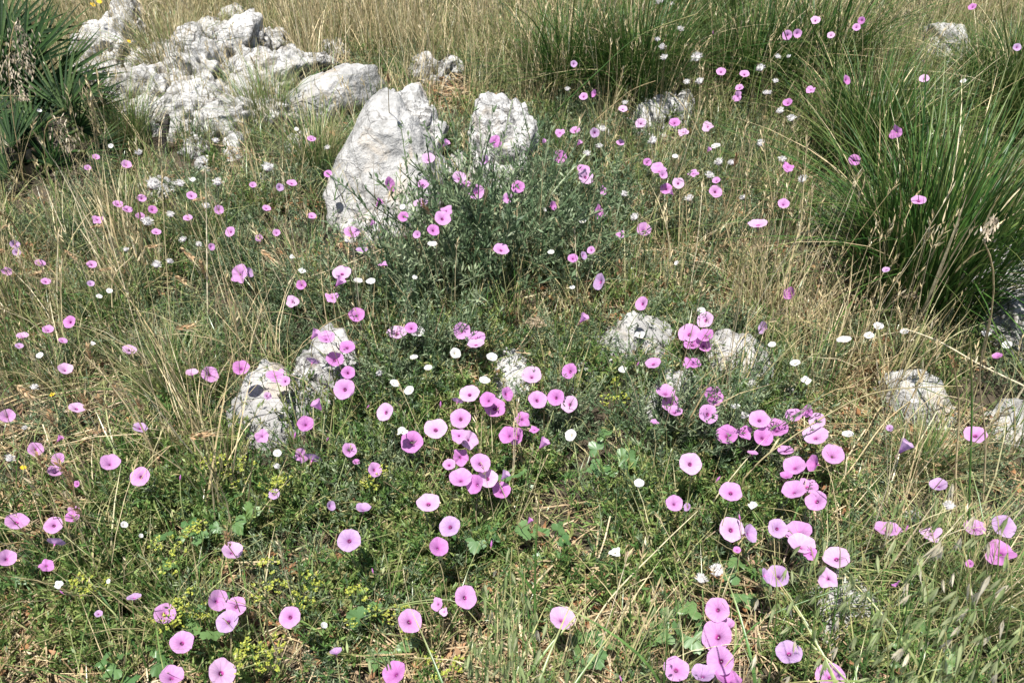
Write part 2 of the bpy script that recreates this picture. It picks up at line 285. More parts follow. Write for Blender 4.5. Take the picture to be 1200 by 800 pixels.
# ------------------------------------------------------------------ rocks
ROCKS = []   # polygon, depth : used to keep tall grass off their faces
def inpoly(px, py, poly):
    c = np.zeros(np.shape(px), bool); n = len(poly)
    for i in range(n):
        x1, y1 = poly[i]; x2, y2 = poly[(i+1) % n]
        k = ((y1 > py) != (y2 > py)) & (px < (x2-x1)*(py-y1)/((y2-y1) or 1e-9) + x1)
        c ^= k
    return c
import bmesh
ICO = {}
def ico(sub):
    if sub not in ICO:
        bm = bmesh.new(); bmesh.ops.create_icosphere(bm, subdivisions=sub, radius=1)
        bm.verts.ensure_lookup_table()
        ICO[sub] = (np.array([v.co[:] for v in bm.verts]), [tuple(v.index for v in f.verts) for f in bm.faces]); bm.free()
    return ICO[sub]
def rock(label, poly, basey, thick=.6, rough=1.0, sub=5, lean=0.0, seed=0, pit=1.0, p=3.0, clear=True):
    P = np.array(poly, float); P = P.mean(0) + (P - P.mean(0))*np.array(((1.48, 1.26) if seed in (5,6,7,9,10,11,12,13,40,41,42,45,53,54,55,57,58,59) else (1.10, 1.06))); poly = [tuple(q) for q in P]
    h0_ = P[:, 1].max() - P[:, 1].min(); c0_ = P[:, 1].max() - .5*h0_; P[:, 1] = np.where(P[:, 1] > c0_, c0_ + (P[:, 1] - c0_)*1.6, P[:, 1])   # the foot goes on below ground
    cx, cy = (P.max(0) + P.min(0)) / 2
    g = at(float(cx), basey, 0.0); dep = float((g - CAM) @ FW)
    sc = dep / FPX
    wpx = P[:, 0].max() - P[:, 0].min(); hpx = P[:, 1].max() - P[:, 1].min()
    size = sc * math.sqrt(wpx * hpx); T = thick * size * .5
    dep += T * .5; sc = dep / FPX
    C = CAM + ray(cx, cy) * dep
    ang = np.arctan2(-(P[:, 1] - cy), P[:, 0] - cx)
    # sample the outline as radius by angle
    th = np.linspace(-math.pi, math.pi, 181); rr = np.zeros(181)
    n = len(P)
    for k, t in enumerate(th):
        dx, dy = math.cos(t), -math.sin(t); best = 0
        for i in range(n):
            x1, y1 = P[i] - (cx, cy); x2, y2 = P[(i+1) % n] - (cx, cy)
            ex, ey = x2-x1, y2-y1; den = dx*ey - dy*ex
            if abs(den) < 1e-9: continue
            s_ = (x1*ey - y1*ex) / den; u = (x1*dy - y1*dx) / den
            if s_ > 0 and -1e-6 <= u <= 1+1e-6: best = max(best, s_)
        rr[k] = best
    V0, F = ico(sub)
    t = np.arctan2(V0[:, 1], V0[:, 0]); cp = np.sqrt(V0[:, 0]**2 + V0[:, 1]**2); c = V0[:, 2]
    m = 1 / (np.abs(cp)**p + np.abs(c)**p) ** (1/p)
    r = np.interp(t, th, rr) * sc * cp * m
    Vup = UP * math.cos(lean) + (-FW) * math.sin(-lean); W = np.cross(RT, Vup)
    W = W if W @ (-FW) > 0 else -W
    loc = (r * np.cos(t))[:, None] * RT + (r * np.sin(t))[:, None] * Vup + (T * c * m)[:, None] * W
    loc[:, 2] -= np.where(c < 0, -c, 0) * T * .8
    rad = loc / np.maximum(np.linalg.norm(loc, axis=1), 1e-9)[:, None]
    off = Vector((seed * 3.7 + .3, seed * 1.9, seed * 2.3)); D = np.zeros(len(loc))
    k = 1 / max(size, .05)
    for i in range(len(loc)):
        v = Vector(loc[i])
        q = v * (2.2 * k) + off
        d1 = noise.fractal(q, 0.9, 2.1, 4) * (.10 if rough > .7 else .20)
        cell = noise.voronoi(q * 1.5)[0]
        d2 = (cell[1] - cell[0] - .35) * .10
        d3 = -max(0, noise.noise(q * 3.3 + Vector((9, 1, 4))) - .28) * .42 * pit
        d4 = noise.turbulence(v * 24 + off, 3, False) * .012 / max(size, .1)
        d5 = -abs(noise.noise(Vector((q.x*4.2, q.y*1.3, q.z*1.6)) + off)) * .16 + abs(noise.noise(q*1.9 + Vector((3, 7, 1)))) * .16 - .05
        d6 = (noise.voronoi(q * 3.6)[0][0] - .3) * .07
        D[i] = (d1 + d2*1.2 + d3*1.25 - d4*1.6 + d5 + d6) * rough
    loc = loc + rad * (D * size * .85)[:, None]
    fr_ = random.Random(seed*7+3)
    for q_ in range(16):
        a_ = fr_.uniform(0, 6.283); u_ = fr_.uniform(.1 if rough > .7 else .45, 1.0)
        nv = (RT*math.cos(a_) + Vup*math.sin(a_))*math.sqrt(1-u_*u_) + W*u_
        pr_ = loc @ nv; lim = pr_.max()*fr_.uniform(.66, .90) if u_ > .35 else pr_.max()*fr_.uniform(.86, .97)
        loc = loc - np.maximum(0, pr_-lim)[:, None]*(.62 if rough < .85 else .30)*nv
    b = MB(); b.add(loc, F)
    o = link('boulder' if size > .22 else 'rock', b.mesh('rock', [M['rock_smooth' if rough < .7 else 'rock']]), loc=tuple(C))
    tag(o, label, 'rock', 'limestone rocks among the grass')
    if clear: ROCKS.append((poly, dep, .62 if seed in range(24, 33) else .86 if seed in range(5, 20) else 1.0))
    return o
rock('big pale boulder with a smooth slanted face, beside the pitted round boulder', [(380,285),(386,222),(400,180),(416,136),(434,114),(452,124),(466,126),(478,132),(492,140),(508,152),(518,185),(518,230),(508,275),(450,300)], 262, .5, .42, 6, seed=1, pit=.25, p=7)
rock('knobbly block crowning the upper edge of the slanted boulder', [(446,142),(454,114),(466,106),(474,114),(482,101),(494,100),(502,112),(512,140),(522,190),(508,218),(470,205)], 215, .8, .85, 6, seed=2)
rock('pitted round white boulder beside the slanted one', [(540,225),(552,200),(556,140),(562,118),(578,108),(598,112),(618,124),(627,150),(622,195),(605,225),(575,245)], 225, .7, .9, 6, seed=3, pit=1.3)
rock('wide flat-topped white slab with dark drip streaks', [(335,150),(337,118),(355,96),(385,84),(420,78),(450,80),(455,100),(440,122),(405,130),(370,150),(352,165)], 152, .7, .6, 6, seed=4, pit=.4, p=4)
rock('jagged white ridge rock with a brown undercut above the slab', [(290,100),(292,72),(312,66),(335,62),(345,59),(355,66),(382,66),(384,74),(360,84),(348,98),(320,116)], 120, .8, 1.0, 5, seed=5)
rock('tall knobbly white rock next to the palm tips', [(98,80),(104,62),(114,36),(122,22),(136,12),(147,18),(150,45),(164,58),(172,72),(150,88),(120,92)], 96, .8, 1.1, 6, seed=6, pit=1.5)
rock('narrow upright rock rising behind the tall knobbly one', [(142,40),(144,8),(154,-4),(164,8),(170,34),(178,54),(160,60)], 70, .8, 1.0, 5, seed=7)
rock('small white stone between palm leaflets and knobbly rock', [(78,70),(84,52),(98,48),(112,52),(112,76),(94,84)], 90, .8, 1.0, 5, seed=8)
rock('grey sloping rock uphill of the black stake', [(130,130),(140,105),(160,84),(185,76),(204,90),(206,116),(190,150),(150,150)], 140, .7, .9, 6, seed=9, pit=.8)
rock('tall pale rock behind the golden tuft', [(205,105),(210,60),(214,38),(226,30),(240,40),(252,60),(262,84),(256,112),(230,124)], 118, .8, 1.0, 6, seed=10)
rock('broad grey rock uphill of the golden tuft', [(248,80),(252,48),(262,34),(276,26),(290,14),(300,30),(304,52),(298,78),(270,96)], 96, .8, 1.0, 5, seed=11)
rock('streaked white rock face just past the black stake', [(196,160),(206,128),(218,100),(234,92),(252,96),(258,112),(246,140),(236,158),(215,166)], 158, .7, .7, 6, seed=12, pit=.5)
rock('squat white rock between streaked face and slab', [(272,122),(276,98),(290,92),(304,96),(314,110),(306,126),(286,132)], 126, .9, 1.0, 5, seed=13)
rock('small half-hidden grey rock uphill of the slanted boulder', [(480,92),(484,68),(494,60),(506,64),(514,80),(524,74),(530,64),(540,66),(544,86),(520,100),(496,104)], 104, .8, 1.0, 5, seed=14)
rock('low stone downhill of the streaked face', [(262,190),(264,164),(274,152),(286,160),(288,178),(278,192)], 186, .8, .9, 4, seed=15)
rock('low pale stone below the slab in short grass', [(303,225),(306,204),(314,194),(324,200),(326,216),(316,228)], 222, .8, .9, 4, seed=16)
rock('lichen-speckled white rock half buried under pale tufts', [(735,150),(748,122),(768,112),(790,106),(812,112),(820,130),(812,148),(780,160),(752,162)], 156, .7, 1.0, 6, seed=17, pit=1.2)
rock('small lichen-grey stone downhill of the speckled rock', [(690,160),(700,146),(712,146),(720,158),(712,172),(696,172)], 168, .8, 1.0, 4, seed=18)
rock('lone angular white rock uphill between the tussocks', [(1064,74),(1070,58),(1084,50),(1088,30),(1104,26),(1118,34),(1132,48),(1144,60),(1144,76),(1110,82)], 80, .8, .8, 6, seed=19, pit=.5, p=3.5)
rock('flat grey stone downhill of the lone angular rock', [(1122,106),(1128,90),(1142,86),(1156,96),(1156,110),(1138,114)], 110, .7, .8, 4, seed=20)
rock('low grey boulder with a sunlit white cap', [(262,530),(268,490),(282,458),(296,432),(315,416),(335,418),(352,436),(362,462),(366,500),(358,535),(310,552)], 512, .6, .5, 6, seed=21, pit=.5, p=4.5)
rock('flower-covered pale boulder beside the low grey one', [(345,455),(352,410),(366,392),(384,382),(405,384),(418,400),(428,436),(434,462),(424,492),(390,510),(360,500)], 476, .6, .8, 6, seed=22, pit=.5, p=4.5)
rock('pale broken stone amid the central flowers', [(572,460),(582,424),(596,400),(612,404),(626,424),(630,456),(616,485),(590,490)], 464, .6, .8, 5, seed=23, pit=.7)
rock('flat cracked rock downhill of a closed pink flower', [(684,428),(690,394),(712,380),(735,363),(764,368),(792,384),(784,410),(768,430)], 420, .6, .55, 6, seed=24, pit=.5, p=4.5)
rock('twig-shadowed sandy rock behind four pink flowers', [(738,500),(748,462),(776,440),(806,436),(834,452),(838,480),(828,508),(780,520)], 498, .6, .55, 6, seed=25, pit=.5, p=4.5)
rock('long pale ridge rock near a white bindweed', [(822,432),(832,396),(846,386),(880,394),(908,410),(918,442),(912,474),(870,484)], 462, .6, .55, 6, seed=26, pit=.5, p=4.5)
rock('rounded grey rock sunk in reddish dry litter', [(1036,470),(1042,438),(1064,428),(1090,440),(1102,462),(1120,486),(1118,508),(1090,514),(1056,500)], 496, .6, .55, 6, seed=27, pit=.5, p=4.5)
rock('dull grey rock behind wild stalks at the dry side', [(1150,520),(1156,484),(1176,468),(1210,470),(1230,500),(1210,530)], 514, .6, .6, 5, seed=28, pit=.5, p=4.5)
rock('steep white rock under the drooping tussock blades', [(1142,405),(1146,350),(1152,310),(1168,285),(1200,262),(1240,270),(1260,340),(1250,410),(1190,425)], 408, .6, .7, 6, seed=29, pit=.6)
rock('grey stone glimpsed inside the largest tussock', [(1002,280),(1006,256),(1018,244),(1030,252),(1036,272),(1020,286)], 290, .8, .8, 4, seed=30, clear=False)
rock('pale cracked rock in shade of the wild oats', [(950,770),(956,710),(970,676),(990,664),(1010,676),(1028,710),(1034,750),(1010,785)], 752, .6, .6, 6, seed=31, pit=.5, p=4.5)
rock('dark flat stone below a tilted pink flower', [(1018,616),(1026,600),(1050,594),(1076,598),(1084,612),(1060,622)], 616, .6, .6, 5, seed=32)
rock('brown-stained rock wedged between golden tuft and streaked face', [(176,80),(182,56),(194,48),(206,54),(212,74),(204,96),(184,98)], 104, .8, 1.0, 5, seed=40)
rock('low white rock at the foot of the knobbly one', [(108,108),(116,88),(136,82),(154,88),(160,104),(148,120),(120,122)], 116, .8, 1.0, 5, seed=41)
rock('pale rock filling the gap uphill of the slab', [(262,92),(270,74),(290,66),(306,74),(308,96),(290,108)], 106, .8, 1.0, 5, seed=42)
rock('small white stone below streaked face in turf', [(228,196),(232,184),(242,178),(252,184),(254,196),(242,202)], 200, .8, .8, 4, seed=43)
rock('faint grey rock among uphill dry grass', [(255,28),(262,12),(278,6),(292,14),(292,28),(274,36)], 36, .8, 1.0, 4, seed=44)
rock('pale jagged stone tip uphill of the slab', [(378,62),(384,50),(396,46),(406,54),(406,66),(392,72)], 72, .8, 1.0, 4, seed=45)
rock('cracked pale stone by the herb near the broken stone', [(655,445),(664,424),(680,416),(696,424),(700,446),(680,458)], 456, .6, .8, 5, seed=46)
rock('dusty stone in reddish litter beside the ridge rock', [(918,470),(926,452),(942,446),(956,456),(956,474),(938,484)], 480, .6, .8, 5, seed=47)
rock('chalky broken stone at the lower edge of the slanted boulder', [(398,285),(404,262),(420,250),(440,256),(452,272),(446,292),(420,300)], 290, .8, 1.0, 5, seed=50)
rock('small white stone at the foot of the pitted round boulder', [(560,262),(566,240),(580,228),(598,232),(606,250),(596,268)], 262, .8, 1.0, 5, seed=51)
rock('thin white stone between slanted and pitted boulders', [(524,205),(528,184),(536,172),(546,180),(548,204),(536,214)], 208, .8, 1.0, 4, seed=52)
rock('white jagged block between golden tuft and undercut ridge', [(296,62),(304,44),(318,36),(332,44),(336,60),(318,72)], 74, .8, 1.0, 5, seed=53)
rock('low white shelf below the undercut ridge', [(292,132),(298,112),(316,104),(334,110),(338,128),(316,142)], 138, .8, 1.0, 5, seed=54)
rock('small cracked white block at the palm side of the golden tuft', [(166,110),(172,92),(188,84),(202,92),(204,108),(186,118)], 116, .8, 1.0, 5, seed=55)
rock('white stone at the foot of the streaked face', [(212,178),(218,164),(232,158),(246,164),(248,178),(230,186)], 184, .8, 1.0, 4, seed=56)
rock('broad white ledge running between streaked face and slab', [(246,150),(256,128),(280,118),(310,120),(336,126),(344,142),(330,156),(280,164)], 160, .8, 1.0, 6, seed=57)
rock('rugged white ledge over the black stake', [(150,150),(160,128),(182,118),(204,124),(212,142),(196,158)], 158, .8, 1.0, 5, seed=58)
rock('jagged pale crest uphill of the broad grey rock', [(226,58),(236,34),(250,22),(262,30),(266,52),(248,66)], 68, .8, 1.0, 5, seed=59)
rock('pale rubble stone at the lower end of the slab', [(330,178),(338,160),(356,152),(374,160),(372,178),(350,188)], 182, .8, 1.0, 5, seed=60)
rock('small white stone in the pinkish flower patch near barley', [(172,232),(178,212),(192,206),(206,214),(206,232),(190,240)], 236, .8, .9, 4, seed=33)

# ------------------------------------------------------------------ shared shapes: grass clumps and herbs (used by the uncountable cover)
def blade(b, x, y, h, wd, lean, az, droop, n=4, mi=0, fold=0.0, z0=0.0, rnd=None):
    t = np.linspace(0, 1, n + 1)
    out = lean * t * h + droop * t**2.2 * h
    z = h * (t - .45 * min(droop, 1.4) * t**2.6)
    w = wd * np.clip(1.05 - t**2.2, .06, 1)
    pts = np.stack([x + np.cos(az) * out, y + np.sin(az) * out, z0 + z], 1)
    b.ribbon(pts, w, np.array([-math.sin(az), math.cos(az), 0.0]), mi, rnd, fold)
def grass_clump(nb, r, h, wd, mats, frac=None, droop=.35, heads=0, lean=.25):
    b = MB()
    for i in range(nb):
        a = random.uniform(0, 6.28); q = r * math.sqrt(random.random()); az = a + random.gauss(0, .9)
        hh = h * random.uniform(.45, 1.1); mi = 0 if frac is None else int(random.random() < frac)
        blade(b, q*math.cos(a), q*math.sin(a), hh, wd*random.uniform(.6, 1.3), random.uniform(0, lean), az, abs(random.gauss(0, droop)), mi=mi)
    for i in range(heads):   # seed stalks with a small spike
        a = random.uniform(0, 6.28); q = r * random.random(); az = random.uniform(0, 6.28); hh = h * random.uniform(1.0, 1.6); ln = random.uniform(0, .3)
        mi = len(mats) - 1
        p = [np.array([q*math.cos(a) + math.cos(az)*ln*hh*t**1.5, q*math.sin(a) + math.sin(az)*ln*hh*t**1.5, hh*t]) for t in np.linspace(0, 1, 5)]
        b.ribbon(p, .0014, mi=mi)
        tip = p[-1]; d = p[-1] - p[-2]; d /= np.linalg.norm(d)
        for k in range(7):
            s_ = tip - d * .006 * k; o2 = np.array([random.gauss(0, 1), random.gauss(0, 1), random.gauss(.4, .5)]); o2 /= np.linalg.norm(o2)
            b.ribbon([s_, s_ + (d*.7 + o2*.5)*.007, s_ + (d + o2*.6)*.013], [.0012, .0032, .0004], mi=mi)
    return b.mesh('clump', mats)
def leaflet(b, base, d, L, w, mi=0, rnd=None, curl=.2):
    d = np.asarray(d, float); d = d / np.linalg.norm(d)
    e = np.array([random.gauss(0, 1), random.gauss(0, 1), random.gauss(0, .3)]); nrm = np.cross(d, e); nrm /= max(np.linalg.norm(nrm), 1e-6)
    sd = np.cross(nrm, d)
    p = [base, base + d*L*.5 + nrm*curl*L*.12, base + d*L]
    V = [p[0], p[1] + sd*w/2, p[2], p[1] - sd*w/2]
    b.add(V, [(0, 1, 2, 3)], mi, rnd, [0, .5, 1, .5])
def feather_clump(ns, r, h, nl, L, wd, mats, spread=.9):
    b = MB()
    for i in range(ns):
        az = random.uniform(0, 6.28); ln = random.uniform(.1, spread); hh = h * random.uniform(.5, 1.1)
        d = np.array([math.cos(az)*ln, math.sin(az)*ln, 1.0]); d /= np.linalg.norm(d)
        o0 = np.array([r*.35*random.gauss(0, 1), r*.35*random.gauss(0, 1), 0])
        p = [o0 + d*hh*t + np.array([0, 0, -.15*hh*t*t*ln]) + np.array([random.gauss(0, .004), random.gauss(0, .004), 0]) for t in np.linspace(0, 1, 5)]
        rn = random.random(); b.ribbon(p, .0016, mi=0, rnd=rn)
        for k in range(nl):
            t = random.uniform(.2, 1.0); j = min(3, int(t*4)); q = p[j] + (p[j+1]-p[j])*(t*4-j)
            dd = d*.7 + np.array([random.gauss(0, .6), random.gauss(0, .6), random.gauss(.2, .4)])
            leaflet(b, q, dd, L*random.uniform(.5, 1.2)*(1.15-.5*t), wd*random.uniform(.7, 1.2), rnd=(rn + random.uniform(-.15, .15)) % 1)
    return b.mesh('clump', mats)
def litter_clump(n, r, mats, leaf=0):
    b = MB()
    for i in range(n):
        a = random.uniform(0, 6.28); q = r*math.sqrt(random.random()); z = random.uniform(.004, .05); az = random.uniform(0, 6.28); L = random.uniform(.03, .13)
        x, y = q*math.cos(a), q*math.sin(a); s_ = random.gauss(0, .25)
        t = np.linspace(-.5, .5, 4); bend = random.gauss(0, .2)
        p = np.stack([x + np.cos(az)*L*t - np.sin(az)*bend*L*t*t, y + np.sin(az)*L*t + np.cos(az)*bend*L*t*t, np.maximum(.002, z + s_*L*t)], 1)
        b.ribbon(p, random.uniform(.0012, .0034), np.array([-math.sin(az), math.cos(az), random.gauss(0, .5)]), 0)
    for i in range(leaf):
        a = random.uniform(0, 6.28); q = r*math.sqrt(random.random()); L = random.uniform(.012, .035)
        leaflet(b, np.array([q*math.cos(a), q*math.sin(a), random.uniform(.005, .05)]), [random.gauss(0, 1), random.gauss(0, 1), random.gauss(0, .6)], L, L*random.uniform(.25, .55), len(mats)-1, curl=1.6)
    return b.mesh('clump', mats)

LIB = bpy.data.collections.new('cover_sources')
def make_cover(name, meshes, pts, rots, scl, idx):
    "one uncountable ground cover: many small clumps grown from one object"
    sub = bpy.data.collections.new(name + '_clumps')
    for i, me in enumerate(meshes):
        sub.objects.link(bpy.data.objects.new('%s_%02d' % (name, i), me))
    me = bpy.data.meshes.new(name); me.from_pydata(pts.tolist(), [], [])
    for nm, ty, dat in (('rot', 'FLOAT_VECTOR', rots), ('scl', 'FLOAT', scl), ('idx', 'INT', idx)):
        a = me.attributes.new(nm, ty, 'POINT'); a.data.foreach_set('vector' if ty == 'FLOAT_VECTOR' else 'value', np.asarray(dat).ravel())
    o = link(name, me); o['kind'] = 'stuff'
    g = bpy.data.node_groups.new(name, 'GeometryNodeTree')
    g.interface.new_socket('Geometry', in_out='INPUT', socket_type='NodeSocketGeometry'); g.interface.new_socket('Geometry', in_out='OUTPUT', socket_type='NodeSocketGeometry')
    N = g.nodes; gi = N.new('NodeGroupInput'); go = N.new('NodeGroupOutput'); ip = N.new('GeometryNodeInstanceOnPoints'); ci = N.new('GeometryNodeCollectionInfo')
    ci.inputs['Collection'].default_value = sub; ci.inputs['Separate Children'].default_value = True; ci.inputs['Reset Children'].default_value = True
    def na(nm, ty):
        x = N.new('GeometryNodeInputNamedAttribute'); x.data_type = ty; x.inputs['Name'].default_value = nm
        return [s_ for s_ in x.outputs if s_.name == 'Attribute' and s_.enabled][0]
    L = g.links
    L.new(gi.outputs[0], ip.inputs['Points']); L.new(ci.outputs[0], ip.inputs['Instance']); ip.inputs['Pick Instance'].default_value = True
    L.new(na('idx', 'INT'), ip.inputs['Instance Index']); L.new(na('rot', 'FLOAT_VECTOR'), ip.inputs['Rotation']); L.new(na('scl', 'FLOAT'), ip.inputs['Scale'])
    L.new(ip.outputs[0], go.inputs[0])
    md = o.modifiers.new('cover', 'NODES'); md.node_group = g
    return o

BLOOMS = []   # px, py, radius, depth of every flower, so that tall cover does not bury it
def blobs(px, py, base, lst):
    d = np.full(np.shape(px), float(base))
    for cx, cy, rx, ry, wgt in lst: d = d + wgt * np.exp(-((px-cx)/rx)**2 - ((py-cy)/ry)**2)
    return np.clip(d, 0, 1)
def scatter(name, meshes, per_m2, base, lst, height, s0=.7, s1=1.25, tilt=.12, keep_rock=.80, keep_bloom=.85, ymax=8.5, near=.25, sink=.0):
    A = 0
    n = int(per_m2 * (2*(.72*ymax + 1.0)) * ymax)
    y = near + (ymax-near) * rng.random(n); x = (rng.random(n)*2 - 1) * (.72*ymax + 1.0)
    ok = np.abs(x) < .72*y + .95; x, y = x[ok], y[ok]; z = gz(x, y)
    P = np.stack([x, y, z], 1); px, py, dz = proj(P)
    fade = np.clip((1.25*8 - y) / 4, .35, 1)
    out = (px < -120) | (px > 1320) | (py > 960) | (py < -60)
    den = blobs(np.clip(px, -40, 1240), np.clip(py, -10, 840), base, lst) * fade * np.where(out, .5, 1)
    sw = np.zeros(len(x))
    for _ in range(6):
        a_ = rng.random()*6.283; f_ = 6.283/(.22 + 1.0*rng.random()); sw += np.sin((x*math.cos(a_) + y*math.sin(a_))*f_ + rng.random()*6.283)
    den = den * np.clip(.72 + .42*sw, .02, 1.6)
    k = rng.random(len(x)) < den; P, px, py, dz = P[k], px[k], py[k], dz[k]
    scl = s0 + (s1-s0) * rng.random(len(P))
    kill = np.zeros(len(P), bool); rr = rng.random(len(P))
    for f in (.45, .95):
        tx, ty, _ = proj(P + np.stack([0*scl, 0*scl, height*scl*f], 1))
        for poly, dep, kp in ROCKS:
            kill |= inpoly(tx, ty, poly) & (dz < dep + .02) & (rr < keep_rock*kp)
        for bx, by, br, bd in BLOOMS:
            kill |= ((tx-bx)**2 + (ty-by)**2 < (br*1.25 + 2)**2) & (dz < bd - .005) & (rr < keep_bloom)
    P, scl = P[~kill], scl[~kill]; m = len(P)
    P[:, 2] -= sink
    rot = np.stack([rng.normal(0, tilt, m), rng.normal(0, tilt, m), rng.random(m) * 6.283], 1)
    return make_cover(name, meshes, P, rot, scl, rng.integers(0, len(meshes), m))

# ------------------------------------------------------------------ flowers
def corolla_mesh(name, mat, seed, kind):
    r_ = random.Random(seed); na, nr = 40, 7
    rs = np.array([.09, .15, .26, .42, .62, .82, 1.0]); ph = [r_.uniform(0, 6.28) for _ in range(6)]
    V, UV = [], []
    th = np.arange(na) / na * 2 * math.pi
    for i, r in enumerate(rs):
        edge = 1 + .045*np.cos(5*th + ph[0])*np.abs(np.cos(2.5*th + ph[0]/2)) - .05*np.maximum(0, np.cos(th + ph[3]))**24 + .02*np.sin(3*th + ph[1]) + .012*np.sin(11*th + ph[2])
        if kind == 'flat':   z = -.46*math.exp(-(r/.36)**1.35) + .03*r + (.028*np.sin(2*th+ph[3]) + .03*np.sin(5*th+ph[4]) + .018*np.sin(10*th+ph[5])) * r**2; rad = r*edge
        elif kind == 'cup':  z = -.42*math.exp(-(r/.30)**1.3) + .26*r**1.6 + (.03*np.sin(2*th+ph[3]) + .04*np.sin(5*th+ph[4])) * r**2; rad = r*edge*.95
        elif kind == 'crumple': z = -.36*math.exp(-(r/.26)**1.3) + (.17*np.sin(2*th+ph[3]) + .13*np.sin(3*th+ph[4]) + .07*np.sin(7*th+ph[5])) * r**1.6; rad = r*(edge + .10*np.sin(3*th+ph[2]) + .07*np.sin(5*th+ph[1]))
        else:                z = -.55 + 1.25*r**.9 + (.03*np.sin(5*th+ph[4])) * r**2; rad = (.09 + .52*(r-.09)**1.25)*edge
        z = z - .012*np.cos(5*th)**8 * min(1, r*2)
        for j in range(na):
            V.append((rad[j]*math.cos(th[j]), rad[j]*math.sin(th[j]), z[j] if np.ndim(z) else z))
    F, U = [], []
    for i in range(nr-1):
        for j in range(na):
            k = (j+1) % na; F.append((i*na+j, i*na+k, (i+1)*na+k, (i+1)*na+j))
            U += [(rs[i], j/na), (rs[i], (j+1)/na), (rs[i+1], (j+1)/na), (rs[i+1], j/na)]
    me = bpy.data.meshes.new(name); me.from_pydata(V, [], F); me.materials.append(mat)
    me.polygons.foreach_set('use_smooth', [True]*len(F))
    uv = me.uv_layers.new(name='UVMap'); uv.data.foreach_set('uv', np.array(U).ravel()); me.update(); return me
COR = {}
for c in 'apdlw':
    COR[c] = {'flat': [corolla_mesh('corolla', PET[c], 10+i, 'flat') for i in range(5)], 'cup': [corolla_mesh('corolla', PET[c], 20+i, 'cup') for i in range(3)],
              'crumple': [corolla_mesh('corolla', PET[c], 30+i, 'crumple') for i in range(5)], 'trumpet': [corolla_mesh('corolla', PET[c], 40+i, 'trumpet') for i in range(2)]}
def lathe(name, prof, mat, k=10):
    b = MB(); V = [(r*math.cos(6.2832*j/k), r*math.sin(6.2832*j/k), z) for r, z in prof for j in range(k)]; n = len(prof)
    F = [(i*k+j, i*k+(j+1) % k, (i+1)*k+(j+1) % k, (i+1)*k+j) for i in range(n-1) for j in range(k)]
    b.add(V, F, 0, .5); return b.mesh(name, [mat])
THROAT = {c: lathe('throat', [(.125, -.255), (.10, -.30), (.075, -.42), (.055, -.56), (.0, -.58)], M['throat_w' if c == 'w' else 'throat']) for c in 'pw'}
TUBE = {c: lathe('corolla_tube', [(.175, -.235), (.12, -.36), (.085, -.5), (.07, -.66)], M['throat_w' if c == 'w' else 'tubepink']) for c in 'pw'}
CALYX = lathe('calyx', [(.02, -.92), (.085, -.86), (.115, -.74), (.105, -.62), (.085, -.54)], M['calyx'], 8)
def stamen_mesh():
    b = MB()
    for k in range(5):
        a = k*1.2566; x, y = .035*math.cos(a), .035*math.sin(a)
        b.tube([(x*.4, y*.4, -.55), (x*.7, y*.7, -.42), (x*.8, y*.8, -.33)], [.008, .008, .013], 4, rnd=.5)
    return b.mesh('stamens', [M['stamen']])
STAMEN = stamen_mesh()
def stem_mesh(seed):
    r_ = random.Random(seed); b = MB(); a = r_.uniform(0, 6.28); q = r_.uniform(.02, .09)
    t = np.linspace(0, 1, 8); k = np.sin(t*math.pi)*q + .015*np.sin(t*9+seed)*np.sin(t*math.pi)
    b.tube(np.stack([k*math.cos(a), k*math.sin(a), t], 1), np.linspace(.0016, .0010, 8)[:, None].ravel(), 4, rnd=.4)
    return b
def stems(n, mat):
    out = []
    for i in range(n):
        b = stem_mesh(i)
        me = b.mesh('stem', [mat]); co = np.zeros(len(me.vertices)*3); me.vertices.foreach_get('co', co); out.append(me)
    return out
STEM = stems(6, M['stem'])
BUD = lathe('closed_petals', [(.05, -.55), (.13, -.3), (.19, 0), (.16, .3), (.07, .6), (.01, .75)], PET['d'], 9)
BUD.uv_layers.new(name='UVMap')
def tuft_mesh(seed, n=70):
    r_ = random.Random(seed); b = MB()
    for k in range(n):
        ph = r_.uniform(0, 6.28); u = r_.uniform(.02, 1.25); L = r_.uniform(.65, 1.05)
        d = np.array([math.sin(u)*math.cos(ph), math.sin(u)*math.sin(ph), math.cos(u)])
        b.ribbon([d*.12, d*.55*L + np.array([0, 0, .03]), d*L], [.07, .13, .06], rnd=r_.random())
        for m_ in (-1, 1):
            e = d + m_*.14*np.array([-math.sin(ph), math.cos(ph), .2]); b.ribbon([d*.6*L, e*L*1.05], [.05, .02], rnd=r_.random())
    return b.mesh('florets', [M['white']])
TUFT = [tuft_mesh(i) for i in range(3)]
DOME = lathe('tuft_centre', [(.5, .05), (.52, .2), (.42, .42), (.22, .56), (0, .6)], M['white'], 9)
INVOL = lathe('involucre', [(.03, -.5), (.18, -.38), (.24, -.15), (.2, .05), (.12, .12)], M['calyx'], 8)

